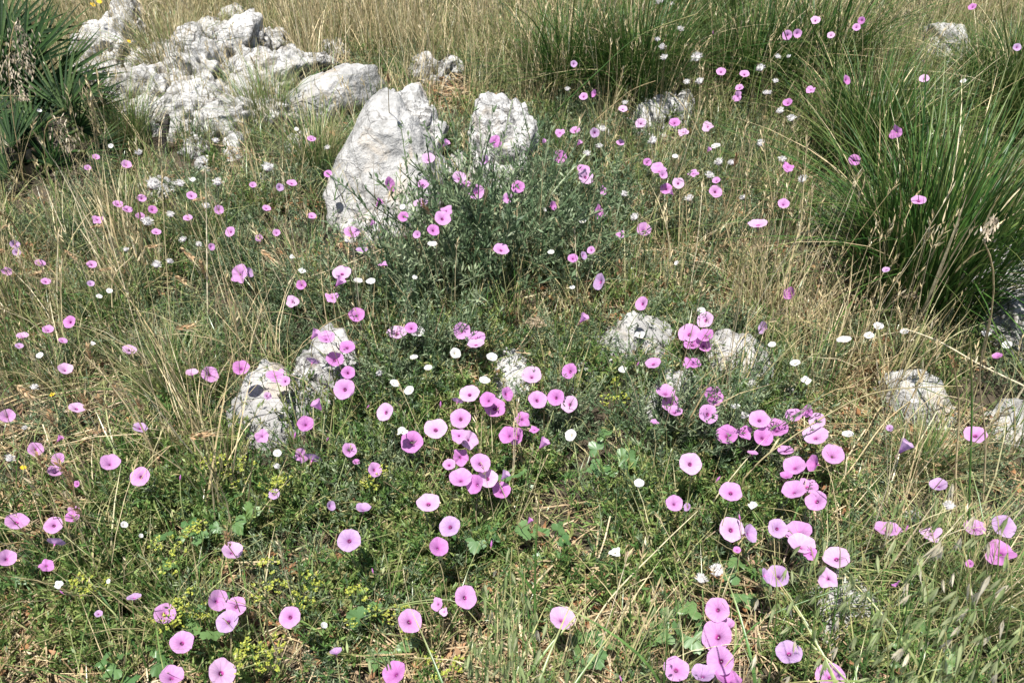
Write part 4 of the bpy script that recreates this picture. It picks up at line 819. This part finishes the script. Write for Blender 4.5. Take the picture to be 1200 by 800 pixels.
# ------------------------------------------------------------------ single stalks that cross the picture
def stalk(pts, h0, h1, label, mat='green', wd=.004, head=None, name='grass_stalk'):
    A = at(*pts[0], h0); Bq = at(*pts[-1], h1); d0 = float((A - CAM) @ FW); d1 = float((Bq - CAM) @ FW); n = len(pts)
    base = A.copy(); base[2] = float(gz(A[0], A[1])); t = thing(name, label, 'grass stalk', tuple(base), 'single grass stalks')
    P = np.array([at_depth(x, y, d0 + (d1-d0)*i/(n-1)) for i, (x, y) in enumerate(pts)]) - base
    q = np.linspace(0, n-1, 6*n); k = np.clip(q.astype(int), 0, n-2); f = (q-k)[:, None]
    def g(i): return P[np.clip(i, 0, n-1)]
    C = .5*((2*g(k)) + (-g(k-1)+g(k+1))*f + (2*g(k-1)-5*g(k)+4*g(k+1)-g(k+2))*f*f + (-g(k-1)+3*g(k)-3*g(k+1)+g(k+2))*f**3)
    if h0 > .02: C = np.concatenate([np.linspace([0, 0, 0], C[0], 5)[:-1], C])
    b = MB(); b.tube(C, np.linspace(wd*.5, wd*.22, len(C)), 5, rnd=random.random()); link('stem', b.mesh('stem', [M[mat]]), t)
    b = MB(); j = len(C)//3; d = C[j+3]-C[j]; d /= np.linalg.norm(d); e = d + RT*random.choice((-.5, .5)); b.ribbon([C[j], C[j]+e*.03, C[j]+e*.06-np.array([0, 0, .006]), C[j]+e*.08-np.array([0, 0, .02])], [wd, wd*.9, wd*.6, .0003]); link('leaf', b.mesh('leaf', [M[mat]]), t)
    if head:
        b = MB(); tip = C[-1]; d = C[-1]-C[-4]; d /= np.linalg.norm(d)
        for i in range(40):
            u = random.random(); e = np.array([random.gauss(0, 1), random.gauss(0, 1), random.gauss(0, 1)]); e /= np.linalg.norm(e)
            p = tip - d*head*.5 + d*head*u; b.ribbon([p, p + (d*.8+e*.5)*.008, p + (d*1.1+e*.45)*.018], [.001, .0028, .0003])
        link('seed_head', b.mesh('seed_head', [M['barley']]), t)
    return t
stalk([(626,815),(627,700),(628,640),(632,575)], .0, .45, 'tall green stalk standing upright beside the lower dry litter', wd=.006)
stalk([(872,560),(905,528),(985,477),(1040,457),(1128,452)], .12, .30, 'long pale yellow blade arching over the bloom cluster by the ridge rock', 'tan', .0048)
stalk([(977,575),(1000,545),(1035,497),(1066,470)], .05, .25, 'straight pale stalk pointing at the litter-sunk grey rock', 'straw', .0045)
stalk([(640,150),(655,128),(700,85),(750,42),(818,16)], .05, .6, 'pale green arching stalk before the broad uphill tussock', 'green', .007)
stalk([(686,152),(720,122),(742,105),(768,95)], .05, .35, 'short pale arching stalk uphill of the slanted boulder', 'straw', .006)
stalk([(1205,165),(1192,105),(1182,60),(1172,-8)], .1, .7, 'thick bright green stem rising over the tall thin tussock', 'green', .010)
stalk([(978,190),(978,120),(980,60),(985,-5)], .0, .7, 'dark upright stem beside the pale green tussock', 'tussock', .008)
stalk([(955,165),(948,130),(930,70),(906,0)], .0, .7, 'dark stem leaning toward the upright tussock', 'tussock', .007)
stalk([(1020,200),(995,120),(965,60),(938,-4)], .0, .7, 'long leaning green stem crossing the pale green tussock', 'tussock', .008)
stalk([(120,205),(113,150),(104,100),(98,88)], .0, .5, 'bleached white stalk before the lower palm fans', 'straw', .006)
stalk([(132,205),(142,180),(150,140)], .0, .4, 'short bleached stalk beside the palm', 'straw', .005)
stalk([(150,165),(120,140),(60,116),(-8,112)], .05, .3, 'green stem arching across the palm fans', 'green', .006)
stalk([(670,775),(712,705),(772,642),(818,598)], .0, .2, 'golden stalk lying aslant over the dry litter', 'tan', .0042)
stalk([(850,800),(862,760),(900,722),(1000,680),(1010,640)], .1, .3, 'bent green stalk sweeping past the stacked blooms', 'green', .0042)
stalk([(422,728),(462,710),(510,702),(540,708),(565,735)], .1, .12, 'pale green stem sprawling among yellow-green spurge', 'green', .004)
stalk([(-5,785),(40,788),(100,789)], .03, .05, 'dry white straw lying flat at the lower palm-side corner', 'straw', .004)
stalk([(244,402),(243,340),(242,260),(241,198)], .0, .5, 'golden upright stalk downhill of the low pale stone', 'straw', .0055)
stalk([(135,400),(132,330),(155,300),(158,280)], .0, .4, 'bleached bent stalk above the barley heads', 'straw', .005)
stalk([(60,360),(40,310),(15,262),(0,250)], .0, .4, 'golden stalk leaning toward the palm-side edge', 'straw', .006, .05)
stalk([(465,215),(460,170),(456,130),(455,95)], .0, .45, 'thin brown stem standing before the slanted boulder', 'straw', .005, .03)
stalk([(546,340),(535,310),(520,275),(500,245)], .0, .4, 'brown seed spike leaning beside three pink flowers', 'straw', .005, .06)
stalk([(1138,690),(1136,590),(1139,480),(1137,395)], .0, .6, 'yellow-green upright stalk beside tall oat stalks', 'green', .006)
stalk([(1122,640),(1120,560),(1124,480),(1118,430)], .0, .5, 'golden upright stalk with brown head by the oats', 'straw', .006, .06)
stalk([(1150,610),(1155,520),(1148,440),(1160,372)], .0, .6, 'thin golden stalk crossing the dull grey rock', 'straw', .005)
stalk([(1200,452),(1150,428),(1100,400),(1060,385)], .1, .3, 'yellow blade bowing past the dull grey rock', 'straw', .006)
stalk([(860,520),(850,480),(838,440),(826,408)], .0, .25, 'straight pale stalk crossing the twig-shadowed rock', 'straw', .004)
stalk([(330,332),(370,322),(410,308),(448,292)], .03, .26, 'yellow stem leaning over the grey-green herb', 'straw', .005)
stalk([(990,330),(1020,300),(1050,260),(1080,205)], .0, .5, 'pale straight stem leaning through the largest tussock', 'green', .006)
stalk([(1110,350),(1108,300),(1095,240),(1092,205)], .0, .5, 'light green stem under the lone upturned flower', 'green', .006)
stalk([(600,590),(575,568),(560,552)], .1, .2, 'short pale stub stalk at the foot of the bloom cluster', 'straw', .005)
stalk([(870,330),(850,260),(856,230),(862,190)], .0, .4, 'pale wispy stalk near the brown dry grass', 'straw', .004, .04)

# ------------------------------------------------------------------ wild barley with brown heads
def barley_head(seed):
    r_ = random.Random(seed); h = MB(); a = MB()
    for i in range(26):
        u = i/26; ph = r_.uniform(0, 6.28); e = np.array([math.cos(ph)*.5, math.sin(ph)*.5, 1.0]); p = np.array([0, 0, u*.055]) + .002*np.array([math.cos(ph), math.sin(ph), 0])
        h.ribbon([p, p+e*.006, p+e*.012], [.0025, .0065, .002], rnd=r_.random()); q = p + e*.012
        e2 = e*.6 + np.array([0, 0, .6]); a.ribbon([q, q + e2*.03], [.0008, .0002], rnd=r_.random())
    return h.mesh('seed_head', [M['barley']]), a.mesh('awns', [M['straw']])
BH = [barley_head(i) for i in range(4)]
BAR = [(16,262,'l'),(225,235,'h'),(305,293,'r'),(170,290,'h'),(51,318,'l'),(115,317,'h'),(205,322,'r'),(6,293,'l'),(105,267,'h'),(205,385,'h'),(167,482,'u'),(137,466,'u'),(126,480,'u'),(107,420,'u'),(66,500,'u'),(20,452,'r'),(85,560,'u'),(86,573,'u'),(51,547,'u'),(102,480,'u'),(211,290,'r'),(76,293,'r'),(240,322,'u'),(700,300,'u'),(725,325,'u'),(268,640,'u'),(95,602,'u'),(222,512,'h')]
BL = [f for f in BAR]
for i, (px, py, d) in enumerate(BAR):
    P = at(px, py, .22 + .06*math.sin(i)); fx = P[0] + random.uniform(-.04, .04); fy = P[1] + random.uniform(-.02, .05); base = np.array([fx, fy, float(gz(fx, fy))])
    L = min(LAND, key=lambda q: math.hypot(q[0]-px, q[1]-py))
    same = sorted([math.hypot(L[0]-x, L[1]-y) for x, y, _ in BAR if min(LAND, key=lambda q: math.hypot(q[0]-x, q[1]-y)) is L]); k = same.index(math.hypot(L[0]-px, L[1]-py))
    pose = {'l': 'level', 'h': 'nodding', 'r': 'slanting', 'u': 'upright'}[d]
    where = 'next to' if L[2] == 'the barley heads' else 'near'
    nm = L[2] if L[2] != 'the barley heads' else 'the green tuft by the low boulder'
    t = thing('wild_barley', ('' if len(same) == 1 else f'{NUMW[k]}closest ') + f'{pose} barley head {side_of(px-L[0], py-L[1]) if where == "near" else where} {nm}', 'seed head', tuple(base), 'brown wild barley heads')
    dv = {'l': RT*-1 + UP*-.3, 'h': RT*1 + UP*.15, 'r': RT*.8 - UP*.6, 'u': np.array([random.gauss(0, .15), 0, 1.0])}[d]; ro = rotm(dv/np.linalg.norm(dv), random.uniform(0, 6))
    rel = P - base; hd, aw = BH[i % 4]; sc = random.uniform(.6, .95); link('seed_head', hd, t, rel, ro, sc); link('awns', aw, t, rel, ro, sc)
    b = MB(); q = np.linspace(0, 1, 7)[:, None]; b.tube(rel*q + np.array([.03*math.sin(i), 0, 0])*np.sin(q*math.pi), .0012, 4); link('stem', b.mesh('stem', [M['straw']]), t)

# ------------------------------------------------------------------ wild oats close to the camera
def spikelet(seed, L=.024):
    r_ = random.Random(seed); b = MB()
    for s_ in (-1, 0, 1):
        d = np.array([.16*s_ + r_.gauss(0, .04), r_.gauss(0, .06), -1.0]); p = [d*0, d*L*.3, d*L*.65, d*L*(1.05+.1*s_)]
        b.ribbon(p, [.0008, .0036, .0028, .0003], np.array([math.cos(s_*1.1), math.sin(s_*1.1), 0]), rnd=r_.random(), fold=.3)
    b.ribbon([np.array([0, 0, -L*.8]), np.array([.004, .002, -L*1.6])], [.0006, .0002])
    return b
SPK = [spikelet(i).mesh('spikelet', [M['oat']]) for i in range(5)]; SPD = [spikelet(i+9).mesh('spikelet', [M['oatdry']]) for i in range(3)]
def oat(tip, dep, foot, label, n=12, dry=.1, span=.5):
    tp = at_depth(tip[0], tip[1], dep); fg = at_depth(foot[0], foot[1], dep + .05); base = np.array([fg[0], fg[1], float(gz(fg[0], fg[1]))])
    if base[2] > fg[2]: base[2] = fg[2] - .05
    t = thing('wild_oat', label, 'wild oat', tuple(base), 'wild oats close to the camera'); rel = tp - base
    bow = rel*np.array([.35, .3, 1.25]); q = np.linspace(0, 1, 14)[:, None]; C = 2*q*(1-q)*bow*.72 + q*q*rel
    b = MB(); b.tube(C, np.linspace(.0015, .0006, 14), 5); link('stem', b.mesh('stem', [M['green']]), t)
    b = MB(); a = random.uniform(0, 6.28); blade(b, 0, 0, .22, .006, .25, a, .8, 7, fold=.25); lf = link('leaf', b.mesh('leaf', [M['green']]), t, C[4])
    br = MB()
    for i in range(n):
        u = 1 - span*(i/n) - random.uniform(0, .03); k = u*13; j = min(12, int(k)); p = C[j] + (C[j+1]-C[j])*(k-j)
        a = random.uniform(0, 6.28); e = p + np.array([math.cos(a)*.022, math.sin(a)*.022, -random.uniform(.005, .03)])
        br.ribbon([p, (p+e)/2 + np.array([0, 0, .006]), e], .0007)
        link('spikelet', random.choice(SPD) if random.random() < dry else SPK[i % 5], t, e, (random.gauss(0, .12), random.gauss(0, .15), random.uniform(0, 6.28)), random.uniform(.95, 1.3))
    o_ = link('branchlets', br.mesh('branchlets', [M['green']]), t); o_['kind'] = 'stuff'
oat((1075,655), .86, (1130,830), 'big drooping wild oat over the cracked shaded rock', 14)
oat((1050,690), .95, (1060,860), 'pale green wild oat nodding beside the dark flat stone', 12)
oat((1108,740), .80, (1120,860), 'lowest bent wild oat with fat green husks at the shaded corner', 12)
oat((1128,640), .88, (1160,840), 'wild oat bearing bleached husks in front of crumpled pink blooms', 12, .5)
oat((1010,645), 1.0, (1040,830), 'slender wild oat in front of the pale pink cluster', 12)
oat((1180,650), .85, (1200,850), 'wild oat at the shaded edge before lilac blooms', 12)
oat((592,690), 1.05, (580,860), 'upright wild oat left of the tall green stalk by its foot'.replace('left of', 'close to'), 14, 0, .45)
oat((575,715), 1.02, (560,860), 'shorter wild oat crowding the tall green stalk', 12, 0)
oat((608,700), 1.0, (600,860), 'wild oat touching the tall green stalk', 12, 0)
oat((443,745), 1.1, (445,850), 'short wild oat between deep pink and pink front blooms', 8, 0)
oat((775,672), 1.2, (790,790), 'small wild oat uphill of the stacked blooms', 8, 0)
oat((650,755), 1.05, (648,860), 'small wild oat in front of a pale bloom by the tall stalk', 8, 0)
oat((905,650), 1.05, (915,830), 'wild oat veiling the lilac bloom near the pale pink cluster', 10, .1)
oat((980,610), 1.05, (985,800), 'wild oat leaning over pale pink crumpled blooms', 10, .1)

oat((600,640), 1.12, (592,830), 'tallest wild oat rising just past the tall green stalk', 16, .05, .6)
oat((585,660), 1.06, (575,840), 'wild oat with crowded husks at the foot of the bloom cluster', 16, .05, .6)
oat((615,665), 1.08, (610,840), 'wild oat leaning on the tall green stalk', 16, .1, .6)
oat((568,740), .98, (560,860), 'low wild oat beside a pink bloom near the tall stalk', 14, .05, .6)
oat((1125,560), 1.0, (1128,800), 'slim wild oat standing against the dry litter', 14, .3, .55)
oat((1165,590), .95, (1170,820), 'straw-coloured wild oat above the lilac bloom', 14, .7, .55)
oat((1060,580), 1.05, (1075,800), 'wild oat crossing the dark flat stone', 14, .2, .55)
oat((1150,700), .82, (1175,850), 'wild oat hanging heavy at the shaded corner edge', 14, .2)
oat((1090,615), .92, (1110,820), 'wild oat reaching up past the dark flat stone', 14)
oat((1035,735), .85, (1070,860), 'wild oat spilling over the bright green feathery herb', 14)
oat((950,640), 1.0, (965,820), 'wild oat masking the pale pink cluster edge', 12)
oat((1195,715), .80, (1215,860), 'wild oat half outside the photo at the shaded edge', 12, .3)
oat((620,725), .95, (612,860), 'thick wild oat lowest by the tall green stalk', 14, 0)
oat((555,745), 1.0, (548,860), 'wild oat nearest the leaning pink bloom by the stalk'.replace('nearest', 'next to'), 10, 0)

# ------------------------------------------------------------------ herbs one can count
random.seed(33)
def herb_mesh(seed, ns, h, nl, L, wd, mat, r=.08):
    random.seed(seed); return feather_clump(ns, r, h, nl, L, wd, [mat], 1.1)
HB = [herb_mesh(200+i, 70, .25, 40, .018, .0030, M['feather']) for i in range(3)]
HG = [herb_mesh(210+i, 44, .20, 30, .025, .0042, M['leafy']) for i in range(2)]
def herb(px, py, lst, i, sc, label, name, cat, grp):
    P = at(px, py); t = thing(name, label, cat, tuple(P), grp); o = link('foliage', lst[i % len(lst)], t, rot=(0, 0, random.uniform(0, 6.28)), scale=sc); o['kind'] = 'stuff'
    b = MB()
    for k in range(5):
        a = random.uniform(0, 6.28); b.tube([(0, 0, 0), (.03*math.cos(a), .03*math.sin(a), .08*sc), (.08*math.cos(a), .08*math.sin(a), .16*sc)], [.002, .0016, .001], 4)
    link('branches', b.mesh('branches', [M['stem']]), t)
for i, (x, y, s_, lab) in enumerate([(545,345,2.25,'dense dark grey-green herb below the pitted round boulder'),(615,325,2.1,'feathery grey-green herb behind a lone deep pink flower'),(480,365,1.8,'grey-green herb between white-capped and slanted boulders'),
  (670,330,1.5,'silvery herb with bare twigs uphill of the dried umbel'),(425,365,1.35,'grey-green herb under the two-flower stack near the boulder'),(720,270,1.3,'feathery herb below the pink pair by the speckled rock'),(700,200,1.0,'pale feathery herb downhill of the lichen-grey stone'),
  (780,230,1.0,'feathery herb among tufted white heads and pink blooms'),(340,370,1.0,'feathery herb behind the flower-covered boulder'),(500,440,1.3,'dark herb dotted with white bindweed'),(460,470,1.0,'dark herb beside the flower-covered boulder'),(780,530,1.25,'dark blue-green herb in front of the twig-shadowed rock'),
  (850,540,1.25,'dark herb under the ridge rock bloom cluster'),(560,285,1.8,'grey-green herb at the foot of the pitted round boulder'),(645,262,1.6,'herb at the tussock side of the pitted round boulder'),(655,500,.9,'herb carrying three pink flowers near the broken stone'),(280,330,1.0,'leafy grey herb beneath the crumpled pink flower')]):
    herb(x, y, HB, i, s_, lab, 'feathery_herb', 'herb', 'grey-green feathery herbs')
for i, (x, y, s_, lab) in enumerate([(1035,790,1.0,'bright green feathery herb in front of the cracked shaded rock'),(495,600,.9,'fresh green herb above the round deep pink bloom'),(350,610,.9,'fresh green herb downhill of the low boulder'),(420,560,.9,'fresh green herb by a small front-facing pink flower'),
  (720,600,.9,'fresh green herb around a white bindweed near the dry litter'),(560,650,.9,'fresh green herb beside a lilac shaded bloom'),(240,600,.9,'fresh green herb above the yellow-green spurge'),(150,660,.8,'fresh green herb at the edge of bare litter')]):
    herb(x, y, HG, i, s_, lab, 'leafy_herb', 'herb', 'fresh green herbs')

# yellow-green spurge
def spurge_head(seed):
    r_ = random.Random(seed); b = MB()
    for k in range(20):
        a = r_.uniform(0, 6.28); q = .034*math.sqrt(r_.random()); p = np.array([q*math.cos(a), q*math.sin(a), .012*r_.random() - q*.25])
        for j in range(3):
            an = j*2.1 + a; leaflet(b, p, [math.cos(an), math.sin(an), .5], .0075, .0062, rnd=r_.random())
    return b.mesh('flower_head', [M['yellow']])
SH = [spurge_head(i) for i in range(3)]; SM = [herb_mesh(220+i, 9, .13, 16, .016, .0045, M['leafy'], .03) for i in range(2)]
for i, (x, y, lab) in enumerate([(225,720,'yellow-green spurge touching a round pink flower'),(205,735,'yellow-green spurge below the round pink flower'),(290,775,'yellow-green spurge at the photo foot behind a pale bloom'),(360,705,'yellow-green spurge beside a round pink flower on bare stem'),(425,722,'yellow-green spurge in the middle of the front greens'),
  (280,560,'yellow-green spurge at the foot of the low boulder'),(258,555,'smaller yellow spurge at the palm side of the low boulder'),(110,695,'yellow-green spurge over the brown litter patch'),(230,630,'yellow-green spurge near broad green leaves'),(320,775,'topmost of the lowest spurge heads'),(318,690,'yellow-green spurge beyond the flower trio'),(200,660,'yellow spurge uphill of the sprawling dry stems'),
  (470,735,'yellow spurge just beside the leaning pink bloom'),(520,790,'yellow spurge at the photo foot by the deep pink bloom'),(330,575,'yellow-green spurge in front of the low boulder'),(440,570,'yellow spurge under a front-facing pink flower'),(720,470,'small yellow spurge before the twig-shadowed rock')]):
    P = at(x, y, .11); base = P.copy(); base[2] = float(gz(P[0], P[1])); t = thing('yellow_spurge', lab, 'spurge', tuple(base), 'yellow-green spurge plants')
    f = link('foliage', SM[i % 2], t, rot=(0, 0, i*1.3)); f['kind'] = 'stuff'
    for j in range(3):
        a = i + j*2.1; h = .12 + .02*j; q = np.array([.022*math.cos(a), .022*math.sin(a), h]); b = MB(); b.tube([(0, 0, 0), q*.6, q], .0012, 4); link('stem', b.mesh('stem', [M['leafy']]), t); link('flower_head', SH[(i+j) % 3], t, q, (random.gauss(0, .25), random.gauss(0, .25), i), random.uniform(.45, .7))

# broad cut-edged leaves near the camera
def lobed(seed):
    r_ = random.Random(seed); b = MB(); n = 29; V = [(0, 0, 0)]; 
    for k in range(n):
        a = (k/(n-1) - .5)*4.6; rr = .62 + .38*abs(math.cos(a*2.2))**.7 - .10*(k % 2); rr *= (1 - .22*abs(a)/2.3)
        V.append((rr*math.cos(a), rr*math.sin(a), .10*math.sin(a*4+seed) + .05*r_.gauss(0, 1) - .12*rr*rr))
    b.add(V, [(0, k, k+1) for k in range(1, n)], rnd=r_.random()); return b.mesh('leaf', [M['broad']])
LB = [lobed(i) for i in range(4)]
for i, (x, y, n, lab) in enumerate([(712,548,8,'broad cut-leaved plant uphill of the small white bindweed'),(640,640,7,'broad cut-leaved plant near a furled flower and tall stalk'),(220,655,6,'broad jagged-leaved plant beside yellow spurge'),(275,622,6,'broad jagged-leaved plant above a pale oval bloom'),(165,785,6,'broad lobed leaf plant at the palm-side photo foot'),
  (795,745,9,'large blue-green cut-leaved plant next to the stacked blooms'),(450,748,6,'lobed leaf plant by the short wild oat'),(20,670,6,'dark lobed leaf plant under the pale round flower'),(690,770,7,'lobed leaf plant in the lower dry litter'),(255,740,6,'lobed leaf plant under the flower trio'),(560,640,6,'lobed leaf plant below the shaded lilac bloom'),(870,690,6,'lobed leaf plant behind white tufted pair'),(600,560,6,'lobed leaf plant under the dense bloom cluster'),(1075,775,7,'lobed leaf plant behind the lowest bent oat')]):
    P = at(x, y, .05); base = P.copy(); base[2] = float(gz(P[0], P[1])); t = thing('lobed_leaf_plant', lab, 'leafy plant', tuple(base), 'broad cut-leaved plants')
    st = MB()
    for j in range(n):
        a = j*2.4 + i; q = np.array([.045*math.cos(a)*random.uniform(.5, 1.1), .045*math.sin(a)*random.uniform(.5, 1.1), random.uniform(.05, .12)]); st.tube([(0, 0, 0), q*.5 + np.array([0, 0, .01]), q], .001, 4)
        link('leaf', LB[(i+j) % 4], t, q, (random.gauss(0, .35), random.gauss(.1, .35), a), random.uniform(.020, .034))
    link('stalks', st.mesh('stalks', [M['leafy']]), t)

# dried umbels
for x, y, w_, lab in [(629,376,26,'flat-topped dried brown umbel above the broken central stone'),(1064,343,22,'grey-brown dried umbel at the foot of the largest tussock'),(1045,268,14,'small brown dried head in front of the inner grey stone')]:
    P = at(x, y, .15); base = P.copy(); base[1] += .02; base[2] = float(gz(base[0], base[1])); t = thing('dried_umbel', lab, 'dried umbel', tuple(base)); r_ = w_/2*float((P-CAM) @ FW)/FPX; rel = P - base
    b = MB(); b.tube([(0, 0, 0), rel*.6, rel - np.array([0, 0, r_*.5])], .0016, 5); link('stem', b.mesh('stem', [M['umbel']]), t); sp = MB(); hd = MB()
    for k in range(60):
        a = random.uniform(0, 6.28); q = r_*math.sqrt(random.random()); e = rel + np.array([q*math.cos(a), q*math.sin(a), -.25*q*q/r_]); sp.ribbon([rel - np.array([0, 0, r_*.5]), e], .0007)
        for j in range(5): leaflet(hd, e, [random.gauss(0, 1), random.gauss(0, 1), random.uniform(.2, 1)], .0045, .003)
    link('spokes', sp.mesh('spokes', [M['umbel']]), t); link('seed_cluster', hd.mesh('seed_cluster', [M['umbel']]), t)

# ------------------------------------------------------------------ uncountable cover
for yy in range(132, 184, 6): BLOOMS.append((193 + (158-yy)*.08, yy, 14, 9))
for x_, y_, r0_ in ((40,140,34),(90,150,26),(20,185,30),(70,195,26),(10,100,30),(110,120,18)): BLOOMS.append((x_, y_, r0_, 9))
for x_, y_, _ in BAR: BLOOMS.append((x_, y_, 7, 9))
random.seed(5)
GR = [grass_clump(24, .05, .20, .0030, [M['green'], M['tan']], .25) for _ in range(6)]
TANC = [grass_clump(22, .055, .25, .0030, [M['tan'], M['green'], M['straw']], .25, heads=3) for _ in range(6)]
STR = [grass_clump(10, .05, .34, .0030, [M['straw'], M['tan'], M['straw']], .3, droop=.32, heads=3, lean=.28) for _ in range(5)]
LOW = [grass_clump(30, .05, .10, .0022, [M['green'], M['tan']], .45, droop=.7, lean=.6) for _ in range(5)]
FE = [feather_clump(15, .06, .15, 26, .018, .0030, [M['feather']]) for _ in range(5)]
LE = [feather_clump(14, .05, .13, 26, .024, .0040, [M['leafy']]) for _ in range(5)]
LI = [litter_clump(30, .07, [M['litter'], M['rust']], 8) for _ in range(5)]
RU = [litter_clump(10, .06, [M['tan'], M['rust']], 40) for _ in range(4)]
scatter('tan_grass', TANC, 330, .06, [(330,10,420,100,.85),(250,130,330,60,.25),(900,40,350,60,.35),(60,420,140,200,.12),(960,390,120,80,.35),(1100,60,140,70,.35),(1090,325,120,75,-1.3)], .25)
scatter('green_grass', GR, 300, .20, [(80,280,170,130,.7),(100,420,150,120,.35),(1080,240,180,200,.55),(760,120,200,100,.6),(370,210,90,80,.4),(220,470,120,110,.45),(150,180,120,50,.5),(1120,700,160,150,1.0),(560,720,160,130,.15),(850,280,120,150,.3)], .19)
scatter('dry_stalks', STR, 190, .05, [(150,430,150,180,.55),(60,330,140,120,.40),(350,60,350,80,.5),(1090,520,150,150,.45),(980,380,130,80,.4),(680,700,150,110,.06),(1090,325,120,75,-1.3)], .30, keep_bloom=.95)
scatter('short_turf', LOW, 420, .16, [(120,620,220,200,.2),(950,420,250,150,.3),(250,160,200,120,.3)], .10)
scatter('feathery_ground_cover', FE, 430, .16, [(560,290,240,170,.55),(400,520,160,120,.5),(800,500,160,110,.5),(700,210,160,90,.5),(280,340,150,130,.5),(120,330,120,130,.35),(120,520,120,90,.25),(560,480,200,90,.4)], .13)
scatter('leafy_ground_cover', LE, 480, .10, [(420,640,330,150,.85),(250,720,180,110,.5),(720,600,170,120,.5),(560,520,220,80,.35),(1080,740,150,120,.35),(330,570,120,90,.4)], .11)
scatter('straw_litter', LI, 260, .35, [(60,720,160,140,.6),(680,710,140,110,.6),(1010,430,150,110,.65),(1120,700,150,120,-.4),(880,330,140,100,.5),(380,60,300,80,.4)], .05, keep_rock=.6)
scatter('fallen_rusty_leaves', RU, 150, .10, [(40,730,120,100,.7),(690,700,120,90,.7),(1060,440,140,100,.7),(840,340,90,70,.7),(720,330,80,80,.4)], .05, keep_rock=.6)
